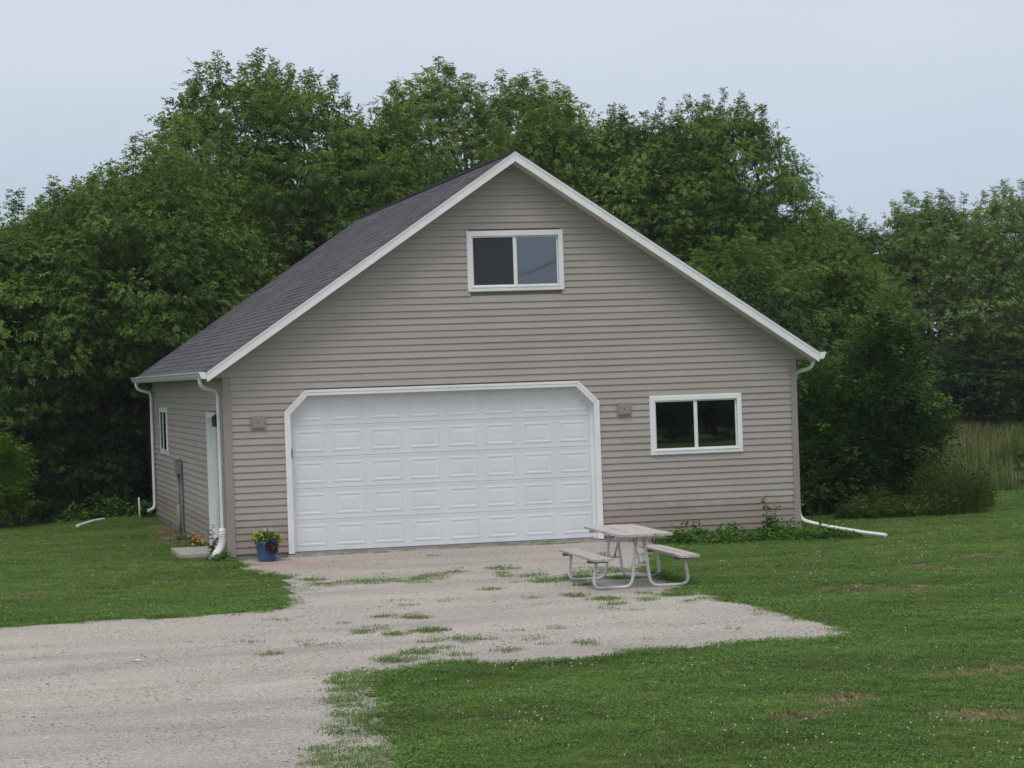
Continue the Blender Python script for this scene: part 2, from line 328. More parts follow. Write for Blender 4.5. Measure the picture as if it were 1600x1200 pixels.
# the drive: a sheet of small cells whose rim is pulled onto the worn outline
st = .14; gx = np.arange(-30, 7.6, st); gx = np.concatenate([np.arange(-30, -8, .7), np.arange(-8, 7.6, st)]); gy = np.arange(-31, .1, st)
X, Y = np.meshgrid(gx, gy); ins = inside(POLYW, X, Y); keep = ins[:-1, :-1] & ins[1:, :-1] & ins[:-1, 1:] & ins[1:, 1:]
nx = len(gx); ij = np.argwhere(keep); I = ij[:, 0]*nx+ij[:, 1]; Fq = np.stack([I, I+1, I+1+nx, I+nx], 1)
used, inv = np.unique(Fq, return_inverse=True); Fq = inv.reshape(Fq.shape); px_, py_ = X.ravel()[used], Y.ravel()[used]
V = np.stack([px_, py_, hgt(px_, py_)+.008+.004*np.sin(px_*3.1)*np.sin(py_*2.3)], 1)
link('driveway', np_mesh('driveway', V, Fq, DRIVE, smooth=True), kind='structure')

# ------------------------------------------------------------------ the garage
W, HS, D, OV, EX, OB, T = 9.328, 2.75, 13.415, .373, .294, .587, .6696
ZE = 2.857
def roofz(x): return ZE+T*(x+EX) if x <= W/2 else ZE+T*(W+EX-x)
G = empty('garage', (0, 0, 0), label='tan vinyl sided gable garage with white overhead door and grey shingle roof', cat='garage')
# door opening outline (outer edge of the trim)
DL, DR, DT, DS, DK = .917, 5.997, 2.516, 2.179, .335
WINS = [(6.848, 8.383, 1.28, 2.217), (3.921, 5.476, 3.99, 4.931)]     # front windows
SWIN = (10.17, 11.87, 1.30, 2.23); SDOOR = (1.25, 2.50, -.02, 2.20)   # left wall, along y
# wall cores
def front_core():
    mb = MB(); xb = sorted({0, .98, DL+DK, 3.98, W/2, 5.42, DR-DK, 5.93, 6.91, 8.32, W})
    xb = sorted(set([0, .98, 1.31, 3.98, W/2, 5.42, 5.60, 5.93, 6.91, 8.32, W]))
    for a, b in zip(xb[:-1], xb[1:]):
        mid = (a+b)/2; holes = []
        if .98 < mid < 5.93: holes.append((-.3, 2.43))
        if 6.91 < mid < 8.32: holes.append((1.34, 2.155))
        if 3.98 < mid < 5.42: holes.append((4.05, 4.87))
        z = -.02
        for h0, h1 in sorted(holes)+[(None, None)]:
            if h0 is None:
                mb.hexa([(a, .0, z), (b, .0, z), (b, .14, z), (a, .14, z), (a, .0, roofz(a)-.06), (b, .0, roofz(b)-.06), (b, .14, roofz(b)-.06), (a, .14, roofz(a)-.06)])
            else:
                if h0 > z+.02: mb.box(a, b, 0, .14, z, h0)
                z = h1
    return mb
front_wall = front_core().build('wall', INSIDE, G, label='front gable wall')
mb = MB()
for a, b, z0, z1 in ((.14, 1.30, -.02, 2.9), (2.45, 10.24, -.02, 2.9), (11.8, D, -.02, 2.9), (1.3, 2.45, 2.15, 2.9), (10.24, 11.8, -.02, 1.36), (10.24, 11.8, 2.17, 2.9)): mb.box(0, .14, a, b, z0, z1)
left_wall = mb.build('wall', INSIDE, G, label='left side wall')
mb = MB(); mb.box(W-.14, W, .14, D, -.02, 2.9); right_wall = mb.build('wall', SIDING, G, label='right side wall')
mb = MB()
for a, b in ((0.14, W/2), (W/2, W-.14)): mb.hexa([(a, D-.14, -.02), (b, D-.14, -.02), (b, D, -.02), (a, D, -.02), (a, D-.14, roofz(a)-.06), (b, D-.14, roofz(b)-.06), (b, D, roofz(b)-.06), (a, D, roofz(a)-.06)])
back_wall = mb.build('wall', SIDING, G, label='rear gable wall')
mb = MB(); mb.box(.14, W-.14, .2, D-.14, 2.72, 2.76); mb.build('loft_floor', INSIDE, G)
mb = MB(); mb.box(0.02, W-.02, .02, D-.02, -.30, -.022); mb.build('floor_slab', CONC, G)
# foundation: blocks showing under the siding
mb0 = MB(); mb0.box(.0, .40, 0, .2, 0, .27)
for (a, b, fr) in ((.02, .90, 'f'), (6.0, W-.01, 'f')):
    n = max(1, round((b-a)/.4))
    for k in range(n):
        q = MB(); w_ = (b-a)/n; q.box(a+k*w_+.003, a+(k+1)*w_-.003, .004+.002*(k % 2), .018, -.30, -.004); q.build('foundation_block', CONC, front_wall)
n = 33
for k in range(n):
    q = MB(); w_ = (D-.03)/n; q.box(.006+.002*(k % 2), .019, .02+k*w_+.003, .02+(k+1)*w_-.003, -.30, -.004); q.build('foundation_block', CONC, left_wall)

# siding boards, one object per course and stretch
CO = .1058
def door_half(z):        # door trim outline at height z -> (x0,x1)
    if z > DT-.03: return None
    k = max(0, (z-DS)) ; return (DL+.03+k, DR-.03-k)
def board(p0, p1, z, zt, e0, e1, parent, side='f', ov=0.0):
    kk = int(round(z/CO))//2; off = (kk*1.37+.4) % 3.66          # lap joints, staggered every second course
    j = off
    while j < min(p1, e1)-.25:
        if j > max(p0, e0)+.25: board(p0, j+.02, z, zt, e0, j+.02, parent, side, ov); board(j, p1, z, zt, j, e1, parent, side, .0022 if ov == 0 else 0.0); return
        j += 3.66
    # p0/p1 ends at the board's bottom, e0/e1 ends at its top
    o1, o0 = .019+ov, .002+ov
    if side == 'f': f = lambda u, o, zz: (u, -o, zz)
    else: f = lambda u, o, zz: (-o, u, zz)
    vs = [f(p0, o1, z), f(p1, o1, z), f(p1, 0.0005, z), f(p0, .0005, z), f(p0, o1-.0005, z+.008), f(p1, o1-.0005, z+.008), f(e0, o0, zt), f(e1, o0, zt), f(e1, .0005, zt), f(e0, .0005, zt)]
    fs = [(0, 1, 2, 3), (0, 1, 5, 4), (4, 5, 7, 6), (6, 7, 8, 9), (1, 2, 8, 7, 5), (0, 3, 9, 6, 4)]
    q = MB(); q.add(vs, fs); q.build('siding_board', SIDING, parent)
ncourse = 0
k = 0
while True:
    z = k*CO; zt = z+CO
    if z > 2.70: lo = lambda zz: (zz+.15-ZE)/T-EX
    if z <= 2.70: L0 = L1 = .085; R0 = R1 = W-.085; zt_ = zt
    else:
        if zt > roofz(W/2)-.155: zt = roofz(W/2)-.155
        if zt-z < .015: break
        L0 = max(-EX+.012, (z+.15-ZE)/T-EX); L1 = max(-EX+.012, (zt+.15-ZE)/T-EX); R0, R1 = W-L0, W-L1
    cuts = []
    for (a, b, z0, z1) in WINS:
        if zt > z0+.02 and z < z1-.02: cuts.append((a+.03, a+.03, b-.03, b-.03))
    d0, d1 = door_half(z), door_half(zt)
    if d0: cuts.append((d0[0], d1[0] if d1 else d0[0]+.06, d0[1], d1[1] if d1 else d0[1]-.06))
    cuts.sort(); s0, s1 = L0, L1
    for (a0, a1, b0, b1) in cuts:
        if a0-s0 > .02: board(s0, a0, z, zt, s1, a1, front_wall)
        s0, s1 = b0, b1
    if R0-s0 > .005: board(s0, R0, z, zt, s1, R1, front_wall)
    k += 1
    if z > 7: break
for k in range(26):
    z = k*CO; zt = min(z+CO, HS-.004); cuts = []
    for (a, b, z0, z1) in (SWIN, SDOOR):
        if zt > z0+.02 and z < z1-.02: cuts.append((a+.03, b-.03))
    s0 = .085
    for a, b in sorted(cuts): board(s0, a, z, zt, s0, a, left_wall, 's'); s0 = b
    board(s0, D-.085, z, zt, s0, D-.085, left_wall, 's')
# corner posts
def post(x0, x1, y0, y1, z0, z1): q = MB(); q.box(x0, x1, y0, y1, z0, z1); q.build('corner_post', POSTM, G)
post(-.029, .095, -.031, -.0005, -.075, HS-.002); post(W-.085, W+.022, -.031, -.0005, -.075, HS-.002)
post(-.029, -.0005, .0, .095, -.075, HS-.002); post(-.022, -.0005, D-.09, D+.02, -.06, HS-.002); post(W+.0005, W+.022, 0, .095, -.075, HS-.002)
# white trim around the overhead door, five mitred boards
outer = [(DL, -.03), (DL, DS), (DL+DK, DT), (DR-DK, DT), (DR, DS), (DR, -.03)]; tw = .088
inner = [(DL+tw, -.03), (DL+tw, DS-.036), (DL+DK+.036, DT-tw), (DR-DK-.036, DT-tw), (DR-tw, DS-.036), (DR-tw, -.03)]
DF = MB(); 
def sub(o, name, mb, mat, **k): return mb.build(name, mat, o, **k)
first = None
for i in range(5):
    q = MB(); q.prism([outer[i], outer[i+1], inner[i+1], inner[i]], .032, 'y', -.036)
    o = q.build('door_trim', VINYLW, G)
    mx = [(outer[i][0]+(inner[i][0]-outer[i][0])*.45, outer[i][1]+(inner[i][1]-outer[i][1])*.45), (outer[i+1][0]+(inner[i+1][0]-outer[i+1][0])*.45, outer[i+1][1]+(inner[i+1][1]-outer[i+1][1])*.45)]
    q = MB(); q.prism([outer[i], outer[i+1], mx[1], mx[0]], .007, 'y', -.0435); q.build('trim_bead', VINYLW, o)
    # jamb returning to the door
    a, b = inner[i], inner[i+1]; q = MB(); cx_, cz_ = (3.457, 1.2)
    def push(p, t_=.02):
        d = Vector((p[0]-cx_, p[1]-cz_)); dx = 1 if p[0] > cx_ else -1
        return (p[0]+dx*.015, p[1]+(.015 if p[1] > 2 else 0))
    q.prism([a, b, push(b), push(a)], .185, 'y', -.0035); q.build('door_jamb', VINYLW, o)
    # stop moulding against the door
    st_ = .045
    c1 = (a[0]+(st_ if a[0] < cx_ else -st_), a[1]-(st_*.6 if a[1] > 2 else 0)); c2 = (b[0]+(st_ if b[0] < cx_ else -st_), b[1]-(st_*.6 if b[1] > 2 else 0))
    q = MB(); q.prism([a, b, c2, c1], .015, 'y', .105); q.build('stop_moulding', VINYLW, o)
# overhead door: five sections of eight raised panels
GD = empty('garage_door'); GD.parent = G; GD['label'] = 'white overhead door of five sections with raised panels'
x0, x1 = DL+tw-.03, DR-tw+.03; sh = (DT-tw+.03)/5; yd = .125
def panel_mesh(w, h):
    q = MB(); rings = [(0, 0), (.016, -.0036), (.030, -.0036), (.048, .0012), (.058, .0012), (.095, -.0022)]; vs = []
    for (i, dy) in rings:
        for sx, sz in ((-1, -1), (1, -1), (1, 1), (-1, 1)): vs.append((sx*(w/2-i), dy, sz*(h/2-i)))
    fs = []
    for r in range(len(rings)-1):
        for k in range(4): fs.append((r*4+k, r*4+(k+1) % 4, r*4+4+(k+1) % 4, r*4+4+k))
    fs.append(tuple(range(len(vs)-4, len(vs)))); q.add(vs, fs); return q
pm = None; pitch = (x1-x0-.06)/8
for r in range(5):
    z0 = r*sh-.012; z1 = z0+sh-.0025
    q = MB(); ya = yd; q.hexa([(x0, ya, z0), (x1, ya, z0), (x1, ya+.045, z0), (x0, ya+.045, z0), (x0, ya, z1), (x1, ya, z1), (x1, ya+.045, z1), (x0, ya+.045, z1)])
    q.box(x0, x1, ya-.0025, ya-.0002, z0+.006, z0+.030); q.box(x0, x1, ya-.0025, ya-.0002, z1-.030, z1-.006)
    q.build('door_section', DOORW, GD)
    for c_ in range(8):
        if pm is None: pm = panel_mesh(.475, .335).mesh('raised_panel', DOORW)
        link('raised_panel', pm, GD, (x0+.03+pitch*(c_+.5), yd-.0015, (z0+z1)/2))
q = MB(); q.box(x0, x1, yd+.005, yd+.04, -.045, -.014); q.build('bottom_seal', SEAL, GD)
q = MB(); q.box(DL+tw+.022, DL+tw+.04, yd-.05, yd-.008, 1.46, 1.60); q.build('slide_latch', METER, GD)
q = MB(); q.box(DL-.02, DR+.02, -.07, .2, -.12, -.048); q.build('door_apron', SLAB, G)

# windows
def window(x0, x1, z0, z1, screen=None, side='f', hs=.062, mull=.052, label=None, sh=0.0, pj=.042):
    Wn = empty('window'); Wn.parent = G
    if label: Wn['label'] = label
    B = (lambda q, a, b, y0, y1, c, d: q.box(a, b, y0, y1, c, d)) if side == 'f' else (lambda q, a, b, y0, y1, c, d: q.box(y0, y1, a, b, c, d))
    t = .07; q = MB()
    B(q, x0, x1, -pj, -.001, z0, z0+t); B(q, x0, x1, -pj, -.001, z1-t, z1); B(q, x0, x0+t, -pj, -.001, z0+t, z1-t); B(q, x1-t, x1, -pj, -.001, z0+t, z1-t)
    if side == 'f': B(q, x0+t-.018, x1-t+.018, -.0505, -.0425, z0+t-.018, z0+t-.006)
    B(q, x0-.012, x0, -pj*.7, -.001, z0-.012, z1+.012); B(q, x1, x1+.012, -pj*.7, -.001, z0-.012, z1+.012); B(q, x0, x1, -pj*.7, -.001, z1, z1+.012); B(q, x0, x1, -pj*.7, -.001, z0-.012, z0)
    q.build('window_frame', VINYLW, Wn)
    xm = (x0+x1)/2+.01
    for i, (a, b, yo) in enumerate(((x0+t, xm+.008, .004-sh), (xm-.008, x1-t, .028-sh*1.5))):
        s_ = .03; q = MB(); l_ = s_ if i == 0 else mull; r_ = mull if i == 0 else s_
        if i == 0: l_, r_ = .022, mull
        else: l_, r_ = mull*.6, .022
        B(q, a, b, yo-.02, yo+.002, z0+t, z0+t+.024); B(q, a, b, yo-.02, yo+.002, z1-t-.024, z1-t); B(q, a, a+l_, yo-.02, yo+.002, z0+t+.024, z1-t-.024); B(q, b-r_, b, yo-.02, yo+.002, z0+t+.024, z1-t-.024)
        q.build('sash', VINYLW, Wn)
        q = MB(); B(q, a+l_-.004, b-r_+.004, yo-.010, yo-.006, z0+t+.02, z1-t-.02); q.build('pane', GLASS, Wn)
        if screen == i:
            q = MB(); B(q, a+l_-.003, b-r_+.003, yo-.016, yo-.0145, z0+t+.021, z1-t-.021); q.build('insect_screen', SCREENM, Wn)
    return Wn
Ms = Mat('screen_mesh', (.055, .058, .068), .8, .2); tr = Ms.node('ShaderNodeBsdfTransparent'); mx_ = Ms.node('ShaderNodeMixShader'); mx_.inputs[0].default_value = .72
Ms.l.new(tr.outputs[0], mx_.inputs[1]); Ms.l.new(Ms.p.outputs[0], mx_.inputs[2]); Ms.l.new(mx_.outputs[0], Ms.o.inputs[0]); SCREENM = Ms.m
window(*WINS[0], label='ground floor window right of the overhead door')
window(*WINS[1], screen=0, label='gable window with a dark insect screen over its left half')
window(*SWIN, side='s', sh=.022, pj=.026, label='narrow looking side window on the left wall')
# side entry door
SD = empty('entry_door'); SD.parent = G; a, b, z0, z1 = SDOOR
q = MB(); q.box(-.045, -.001, a, a+.10, z0, z1); q.box(-.045, -.001, b-.10, b, z0, z1); q.box(-.045, -.001, a+.1, b-.1, z1-.1, z1); q.box(.0, .13, a+.06, a+.1, z0, z1-.06); q.box(.0, .13, b-.1, b-.06, z0, z1-.06); q.box(0, .13, a+.1, b-.1, z1-.1, z1-.06); q.build('door_casing', VINYLW, SD)
q = MB(); q.box(.07, .11, a+.1, b-.1, z0+.02, z1-.1); 
for zz in (.25, 1.2): q.box(.062, .07, a+.22, b-.22, zz, zz+.7)
q.build('door_leaf', DOORW, SD)
q = MB(); q.lathe([(0, 0), (.02, .0), (.026, .02), (.0, .045)], 10); o = q.build('door_knob', BRASS, SD); o.location = (.07, a+.18, .98); o.rotation_euler = (0, -math.pi/2, 0)
# foam mounting blocks for wall lights left and right of the overhead door
for xa in (.39, 6.29):
    blk = MB(); blk.box(xa, xa+.235, -.042, -.004, 1.935, 2.135); blk.box(xa+.028, xa+.207, -.056, -.042, 1.96, 2.11); o = blk.build('mounting_block', POSTM, G)
    q = MB(); q.box(xa+.108, xa+.128, -.0585, -.0565, 2.025, 2.045); q.build('knockout', DARKM, o)
# coach lamp on the left wall
CL = MB(); CL.box(-.035, -.004, .74, .86, 1.98, 2.20); CL.box(-.06, -.035, .78, .82, 2.16, 2.18); o = CL.build('wall_lamp', DARKM, G)
q = MB(); q.lathe([(0, .0), (.045, .0), (.055, .14), (.07, .145), (.0, .2)], 8, (-.075, .8, 1.98), smooth=False); q.build('lamp_shade', DARKM, o)
# meter box and conduit
MBX = MB(); MBX.box(-.125, -.02, 7.45, 7.75, 1.02, 1.28); MBX.prism([(-.135, 1.28), (-.02, 1.28), (-.02, 1.31)], .32, 'y', 7.44); o = MBX.build('meter_box', METER, G)
q = MB(); q.tube([(-.07, 7.6, 1.03), (-.07, 7.6, .5), (-.07, 7.6, -.2)], .032, 8); q.tube([(-.075, 7.6, .45), (-.075, 7.6, -.2)], .042, 8); q.build('conduit', METER, o)
q = MB(); q.box(-.036, -.026, 7.15, 7.22, -.06, 1.27); q.build('cable_cover', DARKM, o)  # narrow dark upright strip on the wall beside the meter box

# roof
RF = MB()
def roof_slab(mb, side, t0, t1, y0, y1):
    xa, xb = (-EX, W/2) if side < 0 else (W/2, W+EX)
    mb.hexa([(xa, y0, roofz(xa)+t0), (xb, y0, roofz(xb)+t0), (xb, y1, roofz(xb)+t0), (xa, y1, roofz(xa)+t0), (xa, y0, roofz(xa)+t1), (xb, y0, roofz(xb)+t1), (xb, y1, roofz(xb)+t1), (xa, y1, roofz(xa)+t1)])
roof_slab(RF, -1, -.055, -.012, -OV, D+OB); roof_slab(RF, 1, -.055, -.012, -OV, D+OB)
ROOF = RF.build('roof', INSIDE, G, label='dark grey brown shingle gable roof')
SL = math.hypot(W/2+EX, T*(W/2+EX)); NC = 42; EXP = SL/NC; ang = math.atan(T)
def course(seed):
    r = RS(seed); q = MB(); y = -OV-.03; end = D+OB+.03
    while y < end-.05:
        w_ = min(r.uniform(.16, .36), end-y); th = r.choice([.006, .0075, .011, .0125]); a_ = float(np.clip(r.normal(.5, .26), 0, 1)); s0 = -.008+r.uniform(-.004, .004)
        q.hexa([(s0, y, 0), (EXP+.03, y, -.004), (EXP+.03, y+w_-.004, -.004), (s0, y+w_-.004, 0), (s0, y, th), (EXP+.03, y, .001), (EXP+.03, y+w_-.004, .001), (s0, y+w_-.004, th)], a_)
        y += w_
    return q.mesh('shingle_course', SHINGLE)
cm = [course(50+i) for i in range(6)]
ca, sa = math.cos(ang), math.sin(ang)
for side in (-1, 1):
    for k in range(NC):
        s = k*EXP; me = cm[(k*5+(side > 0)*3) % 6]; o = link('shingle_course', me, ROOF)
        if side < 0: mw = Matrix(((ca, 0, -sa, -EX-.01+s*ca), (0, 1, 0, 0), (sa, 0, ca, ZE-.006+s*sa), (0, 0, 0, 1)))
        else: mw = Matrix(((-ca, 0, sa, W+EX+.01-s*ca), (0, -1, 0, D+OB-OV), (sa, 0, ca, ZE-.006+s*sa), (0, 0, 0, 1)))
        o.matrix_local = mw
# ridge caps
rz = roofz(W/2); nr = 46
for k in range(nr):
    y0 = -OV-.035+k*(D+OB+OV+.07)/nr; y1 = y0+(D+OB+OV+.07)/nr+.02
    q = MB(); h0, h1 = .018, .030
    q.add([(W/2-.15, y0, rz-.10+h1), (W/2, y0, rz+.003+h1), (W/2+.15, y0, rz-.10+h1), (W/2-.15, y1, rz-.10+h0), (W/2, y1, rz+.003+h0), (W/2+.15, y1, rz-.10+h0), (W/2-.15, y0, rz-.10), (W/2, y0, rz+.0), (W/2+.15, y0, rz-.10)],
          [(0, 1, 4, 3), (1, 2, 5, 4), (0, 6, 7, 1), (1, 7, 8, 2)]); q.build('ridge_cap', RIDGE, ROOF)
# rake boards, soffits, fascia, gutters
def rake(side, y0, y1, t0, t1, name, mat, drop=0):
    xa, xb = (-EX, W/2-.0015) if side < 0 else (W/2+.0015, W+EX)
    q = MB(); q.hexa([(xa, y0, roofz(xa)+t0), (xb, y0, roofz(xb)+t0), (xb, y1, roofz(xb)+t0), (xa, y1, roofz(xa)+t0), (xa, y0, roofz(xa)+t1), (xb, y0, roofz(xb)+t1), (xb, y1, roofz(xb)+t1), (xa, y1, roofz(xa)+t1)])
    return q.build(name, mat, G)
for side in (-1, 1):
    rb = rake(side, -OV-.018, -OV-.0015, -.165, -.004, 'rake_board', WHITE)
    q = MB(); xa, xb = (-EX, W/2-.002) if side < 0 else (W/2+.002, W+EX)
    q.hexa([(xa, -OV-.026, roofz(xa)-.045), (xb, -OV-.026, roofz(xb)-.045), (xb, -OV-.019, roofz(xb)-.045), (xa, -OV-.019, roofz(xa)-.045), (xa, -OV-.028, roofz(xa)-.008), (xb, -OV-.028, roofz(xb)-.008), (xb, -OV-.019, roofz(xb)-.008), (xa, -OV-.019, roofz(xa)-.008)])
    q.build('drip_edge', WHITE, rb)
    rake(side, D+OB+.0015, D+OB+.018, -.165, -.004, 'rake_board', WHITE)
    rake(side, -OV, -.0, -.158, -.146, 'rake_soffit', SOFFIT); rake(side, D, D+OB, -.158, -.146, 'rake_soffit', SOFFIT)
for side in (-1, 1):
    f = (lambda x: x) if side < 0 else (lambda x: W-x)
    lo, hi = sorted((f(-EX+.002), f(-.001))); q = MB(); q.box(lo, hi, .0, D+OB, HS-.001, HS+.011); q.build('eave_soffit', SOFFIT, G)
    lo, hi = sorted((f(-EX-.018), f(-EX-.0005))); q = MB(); q.box(lo, hi, -OV-.01, D+OB, ZE-.125, ZE-.012); q.build('fascia_board', WHITE, G)
    # boxed eave end under the rake
    lo, hi = sorted((f(-EX), f(-.0))); q = MB(); q.box(lo, hi, -.003, .0, HS-.01, HS+.02); q.build('soffit_trim', POSTM, G)
    prof = [(-.020, -.03), (-.020, -.13), (-.085, -.13), (-.105, -.09), (-.112, -.055), (-.130, -.04), (-.130, -.02), (-.122, -.02), (-.122, -.035), (-.104, -.05), (-.096, -.09), (-.080, -.122), (-.028, -.122), (-.028, -.03)]
    q = MB(); q.prism([(f(-EX+u), ZE+w_+.015) for u, w_ in prof], D+OB+OV, 'y', -OV); gut = q.build('gutter', GUTW, G)
    for yy in (-OV-.004, D+OB):
        q = MB(); q.prism([(f(-EX+u), ZE+w_+.015) for u, w_ in prof[:7]], .004, 'y', yy); q.build('gutter_end', WHITE, gut)
def downspout(pts, r=.038, **k):
    q = MB(); q.tube(pts, r, 8, smooth=False, squash=(.85, 1.1)); return q.build('downspout', PIPEW, G, **k)
def bez(p, n=8):
    p = [Vector(a) for a in p]; out = []
    for i in range(n+1):
        t = i/n; a = p[0].lerp(p[1], t); b = p[1].lerp(p[2], t); c = p[2].lerp(p[3], t); out.append(a.lerp(b, t).lerp(b.lerp(c, t), t))
    return out
zg = ZE-.11
d1 = downspout(bez([(-.37, .05, zg), (-.37, .05, zg-.16), (-.30, .15, zg-.15), (-.20, .2, zg-.17)], 6)+bez([(-.16, .22, zg-.18), (-.08, .26, zg-.19), (-.07, .27, zg-.24), (-.07, .28, zg-.36)], 6)+[(-.07, .28, .30)], label='front left downspout')
# flexible corrugated outlet
pth = bez([(-.07, .28, .34), (-.06, .27, .16), (-.10, .18, .10), (-.27, -.02, -.055)], 54); q = MB(); q.tube(pth, [.060+(.010 if (i//2) % 2 else -.006) for i in range(len(pth))], 12, smooth=False)
q.tube([(-.07, .28, .40), (-.07, .28, .30)], .056, 12); q.build('corrugated_outlet', PIPEW, d1)
d2 = downspout(bez([(-.37, 13.2, zg), (-.37, 13.2, zg-.16), (-.30, 13.2, zg-.16), (-.2, 13.2, zg-.19)], 6)+bez([(-.16, 13.2, zg-.20), (-.08, 13.2, zg-.22), (-.07, 13.2, zg-.26), (-.07, 13.2, zg-.38)], 6)+[(-.07, 13.2, .30)]+bez([(-.07, 13.2, .24), (-.07, 13.2, .13), (-.1, 13.15, .10), (-.22, 13.1, .08)], 5), label='rear left downspout')
d3 = downspout(bez([(W+.37, .12, zg), (W+.37, .12, zg-.16), (W+.30, .15, zg-.16), (W+.2, .17, zg-.19)], 6)+bez([(W+.16, .18, zg-.20), (W+.08, .2, zg-.22), (W+.07, .2, zg-.26), (W+.07, .2, zg-.38)], 6)+[(W+.07, .2, .22)], label='front right downspout')
q = MB(); q.tube(bez([(W+.07, .2, .26), (W+.07, .19, .14), (W+.08, .1, .12), (W+.12, .0, .09)], 5)+[(W+.25, -.45, .035), (W+.56, -1.45, -.035), (W+.72, -1.95, -.055)], .033, 8, smooth=False, squash=(1.1, .75)); q.build('extension_pipe', PIPEW, d3)

# things round the garage
q = MB(); q.hexa([(-.68, 1.0, -.14), (-.06, 1.02, -.14), (-.05, 2.85, -.14), (-.66, 2.9, -.14), (-.66, 1.02, -.035), (-.07, 1.04, -.03), (-.06, 2.83, -.03), (-.65, 2.86, -.035)])
q.build('step_slab', SLAB, label='pale concrete step slab in the grass by the left wall door', cat='step')
q = MB(); q.tube([(-.33, 13.9, -.3), (-.34, 13.9, .33)], .018, 6); q.build('garden_stake', STAKE, label='thin white stake upright in the grass by the rear left downspout', cat='stake')
q = MB(); q.tube([(-1.1, 13.7, -.085), (-1.4, 12.6, -.06), (-1.76, 11.26, -.065)], .034, 8, smooth=False); q.build('drain_pipe', PIPEW, label='white drain pipe lying in the lawn at the edge of the dark wood', cat='pipe')

# ------------------------------------------------------------------ picnic table
PT = empty('picnic_table', (4.307, -7.454, -.1), -.035, label='picnic table with weathered boards on bent white steel pipe legs', cat='picnic table')
def plank(name, x0, x1, y0, y1, z0, z1, seed, parent=PT):
    r = random.Random(seed); q = MB(); y0 += r.uniform(-.02, .02); y1 += r.uniform(-.02, .02); n = 6; vs = []; fs = []; cup = r.uniform(.001, .004); bow = r.uniform(-.006, .006)
    for i in range(n+1):
        t = i/n; y = y0+(y1-y0)*t; b = bow*math.sin(math.pi*t)
        for (x, z) in ((x0, z0), (x1, z0), (x1, z1-.004), (x1-.005, z1), ((x0+x1)/2, z1-cup), (x0+.005, z1), (x0, z1-.004)): vs.append((x, y, z+b))
    for i in range(n):
        for k in range(7): fs.append((i*7+k, i*7+(k+1) % 7, i*7+7+(k+1) % 7, i*7+7+k))
    fs += [tuple(range(6, -1, -1)), tuple(n*7+k for k in range(7))]; q.add(vs, fs); return q.build(name, WOOD, parent)
hL = 1.028; zt = .702; zb = .41
for i in range(3): w_ = .688/3; plank('tabletop_board', -.344+i*w_+.007, -.344+(i+1)*w_-.007, -hL, hL, zt-.032, zt, 10+i)
for s in (-1, 1):
    for i in range(2):
        a = .43+i*.132; lo, hi = (a, a+.126); lo, hi = (lo, hi) if s > 0 else (-hi, -lo); plank('seat_board', lo, hi, -hL, hL, zb-.031, zb, 20+i+s)
for yf in (-.672, .781):
    for s in (-1, 1):
        r_ = .10; q = MB()
        pts = [(s*.575, yf, zb-.05), (s*.60, yf, .14)]+[tuple(Vector((s*.60, yf, .14)).lerp(Vector((s*.615, yf, .02)), 0))]
        pts = [(s*.575, yf, zb-.06)]+bez([(s*.605, yf, .16), (s*.62, yf, .06), (s*.60, yf, .022), (s*.50, yf, .02)], 7)+bez([(s*.24, yf, .02), (s*.16, yf, .022), (s*.12, yf, .05), (s*.105, yf, .15)], 7)+[(s*.05, yf, zt-.07)]
        q.tube(pts, .020, 10); q.tube([(s*.575, yf-.026, zb-.054), (s*.575, yf+.026, zb-.054)], .009, 6); q.build('leg', GALV, PT)
    q = MB(); q.box(-.32, .32, yf-.02, yf+.02, zt-.075, zt-.0335); q.build('top_bracket', GALV, PT)
    for s in (-1, 1):
        q = MB(); lo, hi = sorted((s*.43, s*.69)); q.box(lo, hi, yf-.02, yf+.02, zb-.072, zb-.0325); q.build('seat_bracket', WOODD, PT)
    q = MB(); sg = 1 if yf < 0 else -1; q.tube([(0, yf+sg*.03, .30), (0, yf+sg*.42, zt-.05)], .014, 8); q.tube([(-.09, yf+.0, .29), (.09, yf, .29)], .014, 8); q.build('brace', GALV, PT)

